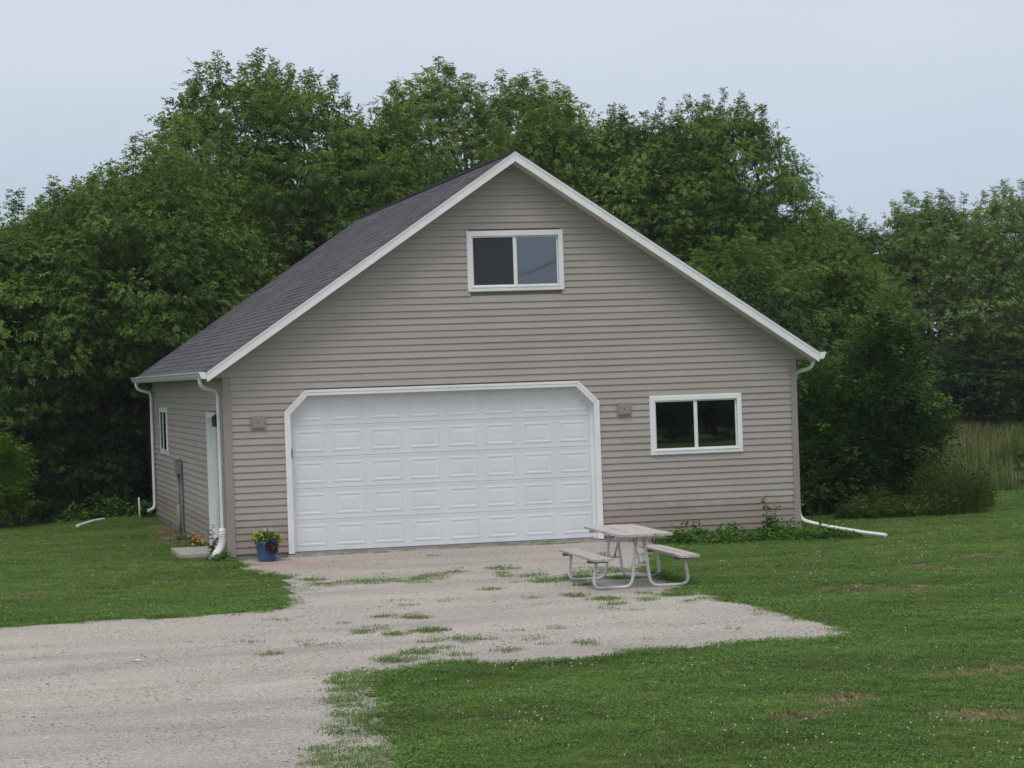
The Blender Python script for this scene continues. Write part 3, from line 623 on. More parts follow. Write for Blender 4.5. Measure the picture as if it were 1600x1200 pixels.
# ------------------------------------------------------------------ foliage tools
UP = np.array([0, 0, 1.])
def leaf_arrays(O, A, Nn, Ln, Wd, droop=.15):
    """rhombic leaves: base O, direction A, face normal Nn"""
    S = nrm(np.cross(A, Nn)); N2 = np.cross(S, A)
    n = len(O); V = np.empty((n, 4, 3)); L_ = Ln[:, None]; W_ = Wd[:, None]
    V[:, 0] = O; V[:, 1] = O+A*L_*.45+S*W_*.5-N2*L_*.04; V[:, 2] = O+A*L_-UP*L_*droop; V[:, 3] = O+A*L_*.45-S*W_*.5-N2*L_*.04
    F = np.arange(n*4).reshape(n, 4); return V.reshape(-1, 3), F
def sprigs(O, A, rng, nl=7, size=.24, leaf=(.13, .055), tint=None):
    n = len(O); up = np.broadcast_to(UP, A.shape); S = nrm(np.cross(A, up)+rng.normal(0, .15, A.shape)); Nn = nrm(np.cross(S, A))
    Os, As, Ns, Ls, Ws, Ts = [], [], [], [], [], []
    pos = [(1, 0)]
    for i in range((nl-1)//2): t = .92-.62*i/max(1, (nl-3)//2) if nl > 3 else .7; pos += [(t, 1), (t, -1)]
    for t, s in pos[:nl]:
        o = O+A*size*t*rng.uniform(.85, 1.15, (n, 1)); a = A*.55+S*s*.8 if s else A; a = nrm(a+rng.normal(0, .22, a.shape)-UP*.12)
        Os.append(o); As.append(a); Ns.append(nrm(Nn+rng.normal(0, .35, Nn.shape))); k = rng.uniform(.75, 1.25, n); Ls.append(leaf[0]*k); Ws.append(leaf[1]*k*rng.uniform(.8, 1.2, n))
        Ts.append(np.clip((tint if tint is not None else rng.uniform(0, 1, n))+rng.normal(0, .12, n), 0, 1))
    V, F = leaf_arrays(np.concatenate(Os), np.concatenate(As), np.concatenate(Ns), np.concatenate(Ls), np.concatenate(Ws))
    return V, F, np.repeat(np.concatenate(Ts), 4)
def merge(parts):
    Vs, Fs, Ts = [], [], []; n = 0
    for V, F, T_ in parts: Vs.append(V); Fs.append(F+n); Ts.append(T_); n += len(V)
    return np.concatenate(Vs), np.concatenate(Fs), np.concatenate(Ts)
def crown_mesh(name, seed, R, z0, z1, nclump=230, nsp=42, mat=LEAF, leaf=(.098, .047), shape='dome', shoots=26, rc=(.36, .64), size=.19, depth=.66):
    """returns the crown mesh and the clump centres (for the limbs)"""
    rng = RS(seed); zc = z0+(z1-z0)*.52; rz_ = (z1-z0)/2
    # lumpy envelope: direction -> radius factor
    bumps = nrm(rng.normal(0, 1, (14, 3))); bh = rng.uniform(-.16, .22, 14); bw = rng.uniform(3, 8, 14)
    def env(u): return 1+sum(h*np.exp((u@b-1)*w_) for b, h, w_ in zip(bumps, bh, bw))
    n = nclump; i = np.arange(n)+.5; ph = np.arccos(1-2*(i/n)**1.4); th = math.pi*(1+5**.5)*i; u = np.stack([np.cos(th)*np.sin(ph), np.sin(th)*np.sin(ph), np.cos(ph)], 1); u = nrm(u+rng.normal(0, .09, u.shape))
    rad = env(u)*np.where(rng.uniform(0, 1, n) < depth, rng.uniform(.84, 1.0, n), rng.uniform(.5, .85, n))
    prof = np.ones(n)
    if shape == 'dome': prof = np.where(u[:, 2] < 0, 1-.25*(-u[:, 2]), 1)
    if shape == 'up': prof = 1-.25*np.clip(u[:, 2], 0, 1)
    c = np.stack([u[:, 0]*R*rad*prof, u[:, 1]*R*rad*prof, zc+u[:, 2]*rz_*rad], 1)
    rcl = rng.uniform(*rc, n)
    m_ = nsp; v = nrm(rng.normal(0, 1, (n, m_, 3))); v[..., 2] = np.where(v[..., 2] < -.2, v[..., 2]*.4, v[..., 2])
    rr = rng.uniform(.6, 1.05, (n, m_, 1))*rcl[:, None, None]; off = v*rr; off[..., 2] *= .75
    O = (c[:, None]+off).reshape(-1, 3); U_ = np.repeat(u[:, None], m_, 1).reshape(-1, 3); vv = v.reshape(-1, 3)
    td = -UP+vv*vv[:, 2:3]; A = nrm(td*.75+vv*.45+U_*.15+rng.normal(0, .33, O.shape)); ctint = rng.uniform(0.15, .75, n)
    tint = np.clip(np.repeat(ctint, m_)+rng.normal(0, .12, n*m_), 0, 1)
    parts = [sprigs(O, A, rng, 7, size, leaf, tint)]
    # upright shoots on the top: leaf whorls along a thin stem
    top = np.argsort(-(c[:, 2]+rng.uniform(-.8, .8, n)))[:int(shoots*1.6)]; top = rng.permutation(top)[:shoots]
    stems = []
    for t in top:
        h = rng.uniform(.3, .8); b = c[t]+np.array([rng.uniform(-.3, .3), rng.uniform(-.3, .3), rcl[t]*.45]); lean = np.array([rng.uniform(-.25, .25), rng.uniform(-.25, .25), 1.])
        k = int(16+h*30); hh = rng.uniform(.15, 1, k); O2 = b+lean*h*hh[:, None]; az = rng.uniform(0, 2*math.pi, k); A2 = nrm(np.stack([np.cos(az), np.sin(az), rng.uniform(-.1, .7, k)], 1))
        parts.append(sprigs(O2, A2, rng, 5, .11, (leaf[0]*.95, leaf[1]), rng.uniform(.45, 1, k))); stems.append((b-UP*.4, b+lean*h))
    V, F, T_ = merge(parts); me = np_mesh(name, V, F, mat, T_); return me, c, stems
def trunk_mesh(name, centers, stems, seed, z0, R, base_r=.22, forks=3, nl=16, mat=BARK):
    rng = random.Random(seed); q = MB(); top = max(c[2] for c in centers)
    tips = []
    for f in range(forks):
        a = 2*math.pi*f/forks+rng.uniform(-.4, .4); rr = rng.uniform(.2, .42)*R; e = Vector((rr*math.cos(a), rr*math.sin(a), z0+(top-z0)*rng.uniform(.55, .75)))
        s = Vector((rng.uniform(-.08, .08), rng.uniform(-.08, .08), -.4)); mid = Vector((e.x*.3+rng.uniform(-.2, .2), e.y*.3+rng.uniform(-.2, .2), e.z*.45))
        pts = bez([s, Vector((s.x, s.y, .8)), mid, e], 9); q.tube(pts, [base_r*(1-.82*i/9)*(1 if forks == 1 else .8) for i in range(10)], 8)
        tips.append(pts)
    idx = list(range(len(centers))); rng.shuffle(idx)
    for k in idx[:nl*forks]:
        c = Vector(centers[k]); P = min(tips, key=lambda t: min((p-c).length for p in t)); cand = [p for p in P[3:] if p.z < c.z+.3] or P[3:5]; s = min(cand, key=lambda p: (p-c).length)
        mid = s.lerp(c, .5)+Vector((rng.uniform(-.2, .2), rng.uniform(-.2, .2), rng.uniform(-.1, .25))); pts = bez([s, s.lerp(mid, .5)+Vector((0, 0, .1)), mid, c], 4); q.tube(pts, [.055, .042, .032, .022, .010], 5)
    for a, b in stems: q.tube([a, b], [.012, .005], 3)
    return q.mesh(name, mat, fix=False)

KIND = {}
def make_kind(key, seed, R, z0, z1, forks=3, base_r=.22, **k):
    me, c, st_ = crown_mesh('crown', seed, R, z0, z1, **k); KIND[key] = (me, trunk_mesh('trunk', c, st_, seed, z0, R, base_r, forks), z1)
make_kind('wide', 11, 4.0, 1.6, 11.9, nclump=640, nsp=40, shoots=40)
make_kind('round', 12, 3.7, 1.5, 11.2, nclump=560, nsp=40, shoots=36)
make_kind('airy', 13, 2.5, 2.5, 11.6, nclump=330, nsp=34, mat=LEAF_LIGHT, shoots=44, forks=2, depth=.75)
make_kind('mid', 14, 3.0, .6, 8.6, nclump=400, nsp=40, shoots=26)
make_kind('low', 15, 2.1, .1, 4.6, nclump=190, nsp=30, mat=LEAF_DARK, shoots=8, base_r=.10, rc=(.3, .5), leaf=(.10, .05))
make_kind('olive', 16, 2.9, .8, 9.4, nclump=330, nsp=36, mat=LEAF_LIGHT, shoots=26, forks=2)
make_kind('over', 17, 3.2, 2.7, 8.2, nclump=420, nsp=40, shoots=20, forks=3)

def tree(key, x, y, top, width, label, group, rz=0, name='tree', wide=None):
    cr, tk, z1 = KIND[key]; zb = H(x, y); R0 = {'wide': 4.0, 'round': 3.7, 'airy': 2.5, 'mid': 3.0, 'low': 2.1, 'olive': 2.9, 'over': 3.2}[key]
    o = empty(name, (x, y, zb), rz, label=label, cat='tree' if name != 'bush' else 'bush', group=group); sz = (top-zb)/z1; s = width/R0; o.scale = (s, s, sz)
    link('crown', cr, o); link('trunk', tk, o); return o
GT = 'trees in the wood behind the garage'
tree('wide', 3.9, 23.5, 9.5, 4.1, 'tallest broad dark green tree, rising behind the left roof slope', GT, .4)
tree('round', -.1, 22.5, 7.2, 2.9, 'tree stepping down from the tallest crown toward the left, above the left eave', GT, 1.1)
tree('over', -2.9, 18.6, 5.9, 3.0, 'tree at the left edge of the picture with its crown overhanging the dark lawn edge', GT, 2.0)
tree('over', .4, 18.4, 7.0, 3.0, 'tree overhanging the dark corner behind the left eave', GT, .9)
tree('olive', -1.4, 21.0, 6.5, 2.2, 'lighter green tree low in front of the dark left wood', GT, .3)
tree('over', -5.9, 19.2, 6.3, 3.0, 'tree cut by the left edge of the picture, highest leaves below the sky gap', GT, 4.0)
tree('olive', 1.6, 20.6, 7.9, 2.0, 'middle height tree between the tallest crown and the left eave', GT, 3.0)
tree('airy', 9.2, 28.5, 9.55, 2.8, 'thin pale tree with a spiky top just left of the roof peak', GT, .2)
tree('airy', 12.2, 28.8, 9.5, 2.7, 'pale open tree rising directly behind the roof peak', GT, 2.2)
tree('mid', 7.2, 25.0, 9.0, 2.6, 'green tree filling the gap between the tallest crown and the pale trees', GT, 4.0)
tree('round', 13.6, 23.6, 8.8, 3.1, 'full green tree right of the roof peak, left half of the large right crown', GT, 2.6)
tree('wide', 15.9, 23.2, 8.7, 2.8, 'round shouldered tree forming the right half of the large right crown', GT, 5.9)
tree('mid', 10.9, 24.8, 9.0, 2.7, 'green tree just behind the roof peak', GT, 5.1)
tree('over', 17.0, 19.6, 5.5, 2.3, 'lower tree bulging out beneath the large right crown', GT, 1.0)
tree('mid', 14.4, 17.8, 5.3, 2.4, 'green tree right behind the lower right roof slope', GT, 3.3)
GR = 'trees across the meadow on the right'
tree('mid', 25.4, 41, 7.5, 2.7, 'tree across the meadow nearest the large right crown', GR, .5)
tree('olive', 28.9, 40.5, 7.7, 2.8, 'middle tree of the far row across the meadow with pale tips', GR, 1.9)
tree('olive', 32.6, 41, 8.0, 3.0, 'tree across the meadow cut by the right edge of the picture', GR, 2.8)
tree('round', 22.6, 44, 6.9, 2.8, 'darker tree behind the gap between the near and far rows', GR, 4.4)
tree('low', 30.6, 38.5, 3.3, 2.6, 'dark low tree in front of the far row beyond the meadow', GR, .2)
tree('low', 26.6, 38, 3.4, 2.6, 'dark low tree at the meadow edge left of the far row', GR, 1.7)
tree('low', 34.0, 36.5, 3.8, 2.4, 'dark low tree at the right edge beyond the meadow', GR, 2.9)
tree('mid', 22.0, 33, 5.6, 2.5, 'shadowy tree between the near shrub and the far row', GR, 5.5)
LB = ["farthest left tree of the back row, filling behind the picture's left edge", 'back row tree filling behind the slope of the left crowns', 'back row tree behind the left shoulder of the tallest crown', 'back row tree seen in chinks of the tallest crown', 'back row tree seen through the thin pale tree', 'back row tree seen behind the left half of the large right crown', 'back row tree behind the outer right side of the large right crown', 'back row tree in the notch between near wood and far row', 'rearmost tree glimpsed between far row crowns, left one', "rearmost tree glimpsed at the far row's right end", "rearmost tree just beyond the picture's right edge", 'rearmost low tree in the sky notch right of the near wood']
LU = ['understory bush in the dark near the left picture edge', 'understory bush in the dark right of the bright yellow green bush', 'understory bush in the dark above the white drain pipe', 'understory bush in the dark behind the rear left downspout', 'deeper understory bush behind the dark left gap', 'deeper understory bush left of the rear left downspout', 'understory bush hidden in shade behind the left eave', 'understory bush at the very left edge behind the bright bush', 'dark bush behind the left side of the big shrub', 'dark bush behind the top of the big shrub', 'dark bush in shade right of and behind the big shrub']
GB = 'back row of the wood'
for i, (x, y, t, w_) in enumerate([(-7.2, 25, 6.0, 3.2), (-3.8, 29, 6.4, 3.4), (0, 31, 7.2, 3.5), (4.2, 31, 8.6, 3.6), (8.8, 33, 8.4, 3.4), (13.6, 31, 8.6, 3.5), (17.6, 31, 7.6, 3.0), (22.5, 38, 6.9, 3.0), (27.5, 50, 7.4, 3.8), (33, 50, 7.8, 3.8), (38, 47, 7.8, 3.6), (20.5, 52, 7.2, 3.6)]):
    tree('mid' if i % 2 else 'round', x, y, t, w_, LB[i], GB, i*1.3)
GU = 'dark understory at the foot of the wood'
for i, (x, y, t, w_) in enumerate([(-5.4, 22.4, 4.2, 2.0), (-3.2, 22.2, 4.4, 2.0), (-1.0, 22.0, 4.4, 2.0), (1.0, 21.8, 4.6, 1.9), (-4.2, 25.0, 5.0, 2.4), (-.4, 25.5, 5.2, 2.4), (3.0, 25.0, 5.4, 2.4), (-7.4, 22.4, 4.8, 2.2),
        (13.4, 15.0, 4.4, 1.9), (15.6, 18.4, 4.2, 2.0), (17.6, 24.5, 4.4, 2.2)]):
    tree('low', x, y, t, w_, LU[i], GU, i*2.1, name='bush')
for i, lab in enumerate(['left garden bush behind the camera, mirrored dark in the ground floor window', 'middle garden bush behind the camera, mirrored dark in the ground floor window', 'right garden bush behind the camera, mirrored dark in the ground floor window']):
    tree('low', 20.8+2.3*i, -52-.3*i, 2.7, 1.7, lab, 'bushes behind the camera', i*1.4, name='bush')  # unseen bushes added to darken the reflection in the ground floor window
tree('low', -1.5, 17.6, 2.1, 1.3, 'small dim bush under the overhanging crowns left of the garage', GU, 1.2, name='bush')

# near shrub right of the garage
def shrub(name, x, y, lobes, seed, mat, label, cat, nsp=46, leaf=(.085, .04), dens=9, shoots=30, stems=7, base_r=.05):
    rng = RS(seed); o = empty(name, (x, y, H(x, y)), 0, label=label, cat=cat); parts = []; cs = []
    for (lx, ly, lz, r, rzz) in lobes:
        n = int(dens*r*r*4)+4; u = nrm(rng.normal(0, 1, (n, 3))); rad = np.where(rng.uniform(0, 1, n) < .65, rng.uniform(.8, 1.05, n), rng.uniform(.3, .8, n)); c = np.array([lx, ly, lz])+u*np.stack([r*rad, r*rad, rzz*rad], 1)
        c[:, 2] = np.maximum(c[:, 2], .1); cs.append(c); v = nrm(rng.normal(0, 1, (n, nsp, 3))); off = v*rng.uniform(.3, 1, (n, nsp, 1))*.36; off[..., 2] *= .6; O = (c[:, None]+off).reshape(-1, 3); U_ = np.repeat(u[:, None], nsp, 1).reshape(-1, 3)
        A = nrm(v.reshape(-1, 3)*.6+U_*.6+UP*.2); base = np.clip(.06+.8*np.repeat(rng.uniform(0, 1, n), nsp)**1.5+rng.normal(0, .1, n*nsp), 0, 1); parts.append(sprigs(O, A, rng, 5, .15, leaf, base))
    c = np.concatenate(cs); outer_ = c[np.argsort(-c[:, 2]-rng.uniform(0, 1.2, len(c)))][:shoots]
    sm = MB()
    for b in outer_:
        h = rng.uniform(.25, .65); lean = nrm(np.array([b[0]*.5+rng.normal(0, .3), b[1]*.4, 1.0])); k = 22; O2 = b+lean*h*rng.uniform(.2, 1, k)[:, None]; az = rng.uniform(0, 6.28, k); A2 = nrm(np.stack([np.cos(az), np.sin(az), rng.uniform(.2, .9, k)], 1))
        parts.append(sprigs(O2, A2, rng, 3, .08, leaf, rng.uniform(.6, 1, k))); sm.tube([b-lean*.2, b+lean*h], [.008, .003], 3)
    V, F, T_ = merge(parts); link('crown' if cat == 'tree' else 'foliage', np_mesh('foliage', V, F, mat, T_), o)
    for k in range(stems):
        t = c[rng.randint(len(c))]; sm.tube(bez([(rng.normal(0, .12), rng.normal(0, .12), -.15), (t[0]*.2, t[1]*.2, t[2]*.4), (t[0]*.6, t[1]*.6, t[2]*.7), tuple(t)], 6), [base_r*(1-.12*i) for i in range(7)], 6)
    link('stem', sm.mesh('stem', BARK, False), o); return o
shrub('shrub', 12.25, 4.6, [(.0, 0, 1.3, 1.1, 1.3), (.35, -.2, 2.45, .7, .95), (.45, -.2, 3.1, .35, .5), (-.7, .3, 1.9, .75, .9), (1.05, .1, 1.6, .65, .8), (-.8, -.2, .6, .6, .6), (.8, -.3, .55, .65, .6), (.1, -.3, .6, .8, .6)], 31, LEAF_SHRUB, 'big dark leafy shrub with bright tips right of the garage corner', 'shrub', dens=12, shoots=70)
shrub('bush', -3.95, 12.6, [(0, 0, 1.05, 1.15, 1.05), (-.4, .2, 1.6, .8, .7), (.45, -.2, .9, .8, .8)], 32, LEAF_BUSH, 'bright yellow green bush cut by the left edge of the picture', 'bush', dens=11, leaf=(.10, .03))

# tall plants: bundles of blades
def blades(x, y, z, h, wd, rng, bend=.35, seg=3, tint=(0, 1)):
    n = len(x); az = rng.uniform(0, 2*math.pi, n); d = np.stack([np.cos(az), np.sin(az), np.zeros(n)], 1); s = np.stack([-np.sin(az), np.cos(az), np.zeros(n)], 1); b = rng.uniform(.05, bend, n)
    base = np.stack([x, y, z], 1); V = np.empty((n, 2*seg+1, 3)); 
    for k in range(seg+1):
        t = k/seg; p = base+UP*(h*t*(1-.25*b*t))[:, None]+d*(h*b*t*t)[:, None]
        if k < seg: w_ = (wd*(1-.55*t))[:, None]*.5; V[:, 2*k] = p-s*w_; V[:, 2*k+1] = p+s*w_
        else: V[:, 2*k] = p
    return V, np.repeat(np.clip(rng.uniform(*tint, n), 0, 1), 2*seg+1), seg
def blade_mesh(name, parts, mat):
    Vs, Ts, F3 = [], [], []; n = 0
    for V, T_, seg in parts:
        m_ = V.shape[1]; b = n+np.arange(len(V))*m_
        for k in range(seg-1): F3.append(np.stack([b+2*k, b+2*k+1, b+2*k+3], 1)); F3.append(np.stack([b+2*k, b+2*k+3, b+2*k+2], 1))
        k = seg-1; F3.append(np.stack([b+2*k, b+2*k+1, b+2*k+2], 1)); Vs.append(V.reshape(-1, 3)); Ts.append(T_); n += V.shape[0]*m_
    return np_mesh(name, np.concatenate(Vs), np.concatenate(F3), mat, np.concatenate(Ts))
rng = RS(5)
# meadow on the right
n = 60000; x = rng.uniform(13.2, 44, n); y = 9+rng.uniform(0, 1, n)**.8*38; k = (x > 13.5+.0*(y)) & (x-14.2 > (y-9)*.02) & ~((x < 17.5) & (y < 12)); dens = np.sin(x*.9)*np.sin(y*.6+1)+rng.normal(0, .5, n) > -.5; k &= dens
x, y = x[k], y[k]; h = rng.uniform(.22, .62, len(x))*(1+.35*np.sin(x*.5+2)*np.sin(y*.4)); patch = .5+.3*np.sin(x*.45+1)*np.cos(y*.3)+.25*np.sin(x*1.9+y*.7)*np.sin(y*1.1-x*.4); pb = blades(x, y, hgt(x, y), h, rng.uniform(.010, .022, len(x)), rng, .75)
pb = (pb[0], np.clip(np.repeat(patch, pb[0].shape[1])*.75+pb[1]*.35+.14, 0, 1), pb[2])
link('meadow_grass', blade_mesh('meadow_grass', [pb], MEADOW), kind='stuff', label='tall tan and green meadow grass right of the shrub')
n = 12000; x = rng.uniform(9.8, 40, n); y = 9+rng.uniform(0, 1, n)*36; pb = blades(x, y, hgt(x, y), rng.uniform(.25, .55, n), rng.uniform(.02, .04, n), rng, .5)
link('undergrowth', blade_mesh('undergrowth', [pb], REED), kind='stuff', label='low green undergrowth below the meadow and trees')
# fringe of tall weeds at the foot of the shrub (goldenrod-like stems)
def weed_clump(name, x0, y0, rx, ry, n, h, label, cat, mat=REED, seed=0, leafy=True, group=None):
    rng = RS(seed); o = empty(name, (x0, y0, H(x0, y0)), 0, label=label, cat=cat, group=group); a = rng.uniform(0, 6.28, n); r = rng.uniform(0, 1, n)**.5; x = np.cos(a)*r*rx; y = np.sin(a)*r*ry; hh = h*rng.uniform(.45, 1.1, n)*(1-.45*r*r)*(.8+.3*np.sin(x*5.1+seed)*np.cos(y*3.7+x*2))
    z = hgt(x+x0, y+y0)-H(x0, y0)-.02; link('stem', blade_mesh('stem', [blades(x, y, z, hh, rng.uniform(.008, .016, n), rng, .3, tint=(.2, 1))], mat), o)
    if leafy:
        k = 9; ii = np.repeat(np.arange(n), k); t = rng.uniform(.15, 1, n*k); az = rng.uniform(0, 6.28, n*k); O = np.stack([x[ii], y[ii], z[ii]+hh[ii]*t], 1); A = nrm(np.stack([np.cos(az), np.sin(az), rng.uniform(.2, .9, n*k)], 1)); L_ = rng.uniform(.08, .14, n*k)
        V, F = leaf_arrays(O, A, nrm(UP+rng.normal(0, .4, A.shape)), L_, L_*.2); link('foliage', np_mesh('foliage', V, F, mat, np.repeat(np.clip(rng.uniform(0, 1, n*k)*.8+.2*t, 0, 1), 4)), o)
    return o
weed_clump('tall_weeds', 12.1, 2.75, 1.15, .45, 480, .62, 'long thicket of tall weeds at the foot of the dark shrub', 'weeds', seed=41)
weed_clump('tall_weeds', 13.35, 3.2, .75, .6, 460, 1.65, 'denser reed like weeds at the right side of the shrub', 'weeds', seed=42)
weed_clump('bright_weeds', 10.9, 5.2, .45, .5, 260, .55, 'bright green weeds in the gap between the garage corner and the dark shrub', 'weeds', mat=LEAF_BUSH, seed=47)
weed_clump('tall_weeds', 14.3, 5.3, .8, .8, 380, .85, 'rounded weed thicket standing just right of the shrub at the lawn edge', 'weeds', seed=43)
weed_clump('reed_clump', 18.3, 14.0, .6, .5, 380, 1.25, 'dark spiky reed clump in the meadow nearer the shrub', 'reeds', mat=LEAF_SHRUB, seed=44, leafy=False)
weed_clump('reed_clump', 20.0, 15.0, .7, .5, 460, 1.4, 'dark spiky reed clump in the meadow near the right edge', 'reeds', mat=LEAF_SHRUB, seed=45, leafy=False)
weed_clump('reed_clump', 17.0, 9.2, .8, .5, 260, .7, 'short green reed clump where lawn meets meadow', 'reeds', seed=46, leafy=False)

# leafy ground plants (one cluster of big leaves each)
def leafy(name, x, y, w_, h, n, leaf, mat, label, cat, seed, parent=None, stemmed=False, group=None):
    rng = RS(seed); o = empty(name, (x, y, H(x, y)), 0, label=label, cat=cat, group=group)
    u = nrm(rng.normal(0, 1, (n, 3))); u[:, 2] = np.abs(u[:, 2]); O = u*np.array([w_, w_*.8, h])*rng.uniform(.25, 1, (n, 1)); A = nrm(u*np.array([1, 1, .5])+rng.normal(0, .35, u.shape)); k = rng.uniform(.6, 1.2, n)*leaf
    V, F = leaf_arrays(O, A, nrm(UP*1.2+u*.5+rng.normal(0, .3, u.shape)), k, k*.55, .3); link('foliage', np_mesh('foliage', V, F, mat, np.repeat(rng.uniform(0, 1, n), 4)), o)
    s = MB()
    for j in range(6): e_ = O[j]; s.tube([(0, 0, -.03), tuple(e_*.5+np.array([0, 0, .03])), tuple(e_)], [.008, .006, .003], 4)
    link('stem', s.mesh('stem', BROWNSTEM, False), o); return o
sp = [(7.0, -.75, .30, .14, 'spreading weed at the left end of the weedy strip'), (7.35, -.40, .32, .24, 'bushy weed against the foundation under the ground floor window'), (7.7, -.95, .34, .13, 'low weed in front of the strip below the window'), (8.0, -.38, .30, .20, 'weed against the foundation right of the window centre'),
      (8.35, -.85, .36, .15, 'low weed in front of the tall weed'), (8.9, -.35, .30, .22, 'dark weed between the tall weed and the right corner post'), (9.05, -.95, .38, .13, 'low spreading weed before the right corner post'), (9.65, -.5, .34, .15, 'weed beside the drain pipe at the right corner'), (9.5, -1.2, .34, .10, 'flat weed left of the drain pipe end')]
for i, (x, y, w_, h, lab) in enumerate(sp): leafy('weed', x, y, w_*1.3, h*1.5, 620, .085, WEED, lab, 'weed', 60+i, group='weeds along the right foundation')
leafy('weed', 6.72, -.45, .10, .10, 60, .06, RED, 'small reddish weed at the foundation left of the weedy strip', 'weed', 75)
for i, (x, y, w_, h, lab) in enumerate([(-.22, 14.2, .30, .22, 'broad leaved plant beneath the rear left downspout'), (-.85, 14.9, .5, .40, 'leafy plant left of the white stake'), (-1.6, 14.6, .5, .32, 'leafy plant above the white drain pipe')]): leafy('garden_plant', x, y, w_, h+.12, 520, .13, WEED, lab, 'plant', 80+i)
leafy('garden_plant', -.14, -.02, .24, .15, 260, .08, WEED, 'low plant tucked round the corrugated outlet', 'plant', 85)
leafy('garden_plant', -.22, 5.6, .20, .10, 140, .07, WEED, 'small plant at the left wall below the meter box', 'plant', 86)
# tall weed by the right corner
def tall_weed(x, y, h, seed, label, n=26, mat=WEED):
    rng = RS(seed); o = empty('tall_weed', (x, y, H(x, y)), 0, label=label, cat='weed'); s = MB(); Os, As, Ls = [], [], []
    for b in range(4):
        ex, ey = rng.normal(0, .09), rng.normal(0, .05); hh = h*(1 if b == 0 else rng.uniform(.45, .8)); s.tube([(0, 0, -.03), (ex*.5, ey*.5, hh*.5), (ex, ey, hh)], [.007, .005, .003], 4)
        for k in range(n):
            t = rng.uniform(.12, 1); az = rng.uniform(0, 6.28); Os.append((ex*t, ey*t, hh*t)); As.append((math.cos(az), math.sin(az), rng.uniform(.0, .7))); Ls.append(rng.uniform(.09, .16)*(1.25-.6*t))
    Os, As, Ls = np.array(Os), nrm(np.array(As)), np.array(Ls); V, F = leaf_arrays(Os, As, nrm(UP+rng.normal(0, .4, As.shape)), Ls, Ls*.42, .3); link('foliage', np_mesh('foliage', V, F, mat, np.repeat(rng.uniform(0, .8, len(Os)), 4)), o); link('stem', s.mesh('stem', BROWNSTEM, False), o); return o
tall_weed(8.66, -.34, .74, 90, 'single tall weed standing against the siding near the right corner', 42)
tall_weed(-.13, .85, .52, 91, 'slender tall plant in front of the side door casing', 16, LEAF_BUSH)
# marigolds
def flowers(x, y, r, h, n, mat, label, seed):
    o = leafy('flower_plant', x, y, r, h, 220, .05, WEED, label, 'flowers', seed); rng = RS(seed+1); 
    for k in range(n):
        q = MB(); c = (rng.uniform(-r, r)*.9, rng.uniform(-r, r)*.8, h+rng.uniform(-.03, .05)); R_ = rng.uniform(.026, .038)
        q.lathe([(0, -.012), (R_*.8, -.004), (R_, .006), (R_*.6, .018), (0, .022)], 8, c); q.build('flower', mat, o, fix=False)
flowers(-.16, 3.9, .18, .16, 5, ORG, 'orange marigold plant nearest the meter box', 92)
flowers(-.17, 3.2, .18, .13, 5, ORG, 'orange marigold plant behind the step slab', 94)
flowers(-.20, 2.9, .16, .10, 5, YEL, 'yellow flowering plant just behind the step slab', 96)
flowers(-.12, .55, .14, .14, 4, YEL, 'yellow flowering plant beside the corrugated outlet', 98)
# blue pot
PO = empty('flower_pot', (.52, -.52, H(.52, -.52)+.008), 0.0, label='blue flower pot with yellow blooms and trailing plum leaves on the gravel', cat='flower pot')
q = MB(); q.lathe([(0, .0), (.13, .0), (.135, .01), (.155, .12), (.178, .25), (.186, .27), (.196, .275), (.198, .315), (.188, .32), (.178, .312), (.172, .27)], 24); q.build('pot', BLUE, PO)
q = MB(); q.lathe([(0, .275), (.175, .272)], 24); q.build('soil', SOIL, PO)
rng = RS(77)
def dome(n, R_, h, z, lf, mat, name, sel=None, w_=.5, tint=(0, 1)):
    u = nrm(rng.normal(0, 1, (n, 3))); u[:, 2] = np.abs(u[:, 2])
    if sel is not None: u = u[sel(u)]
    n = len(u); O = u*np.array([R_, R_, h])*rng.uniform(.3, 1, (n, 1))+np.array([0, 0, z]); A = nrm(u+rng.normal(0, .4, u.shape)); k = rng.uniform(.7, 1.2, n)*lf; V, F = leaf_arrays(O, A, nrm(UP+u+rng.normal(0, .3, u.shape)), k, k*w_, .3); return link(name, np_mesh(name, V, F, mat, np.repeat(rng.uniform(*tint, n), 4)), PO)
dome(700, .24, .16, .30, .06, WEED, 'foliage')
n = 150; u = nrm(rng.normal(0, 1, (n, 3))); u[:, 2] = np.abs(u[:, 2]); P_ = u*np.array([.255, .24, .17])*rng.uniform(.85, 1.08, (n, 1))+np.array([0, 0, .30]); P_ = P_[~((np.abs(P_[:, 0]-.06) < .1) & (P_[:, 1] < -.08))]
me = None
for p in P_:
    if me is None: qq = MB(); qq.lathe([(0, -.006), (.012, -.002), (.017, .004), (0, .009)], 6); me = qq.mesh('bloom', YEL, False)
    o = link('bloom', me, PO, tuple(p)); o.rotation_euler = (rng.uniform(-.5, .9), rng.uniform(-.6, .6), 0)
qs = MB()
for k in range(9): a = rng.uniform(0, 6.28); qs.tube([(0, 0, .3), (.03*math.cos(a), .03*math.sin(a), .42), (.09*math.cos(a), .09*math.sin(a), .47+rng.uniform(0, .05))], [.004, .004, .012], 5)
qs.build('pale_spike', PALE, PO, fix=False)
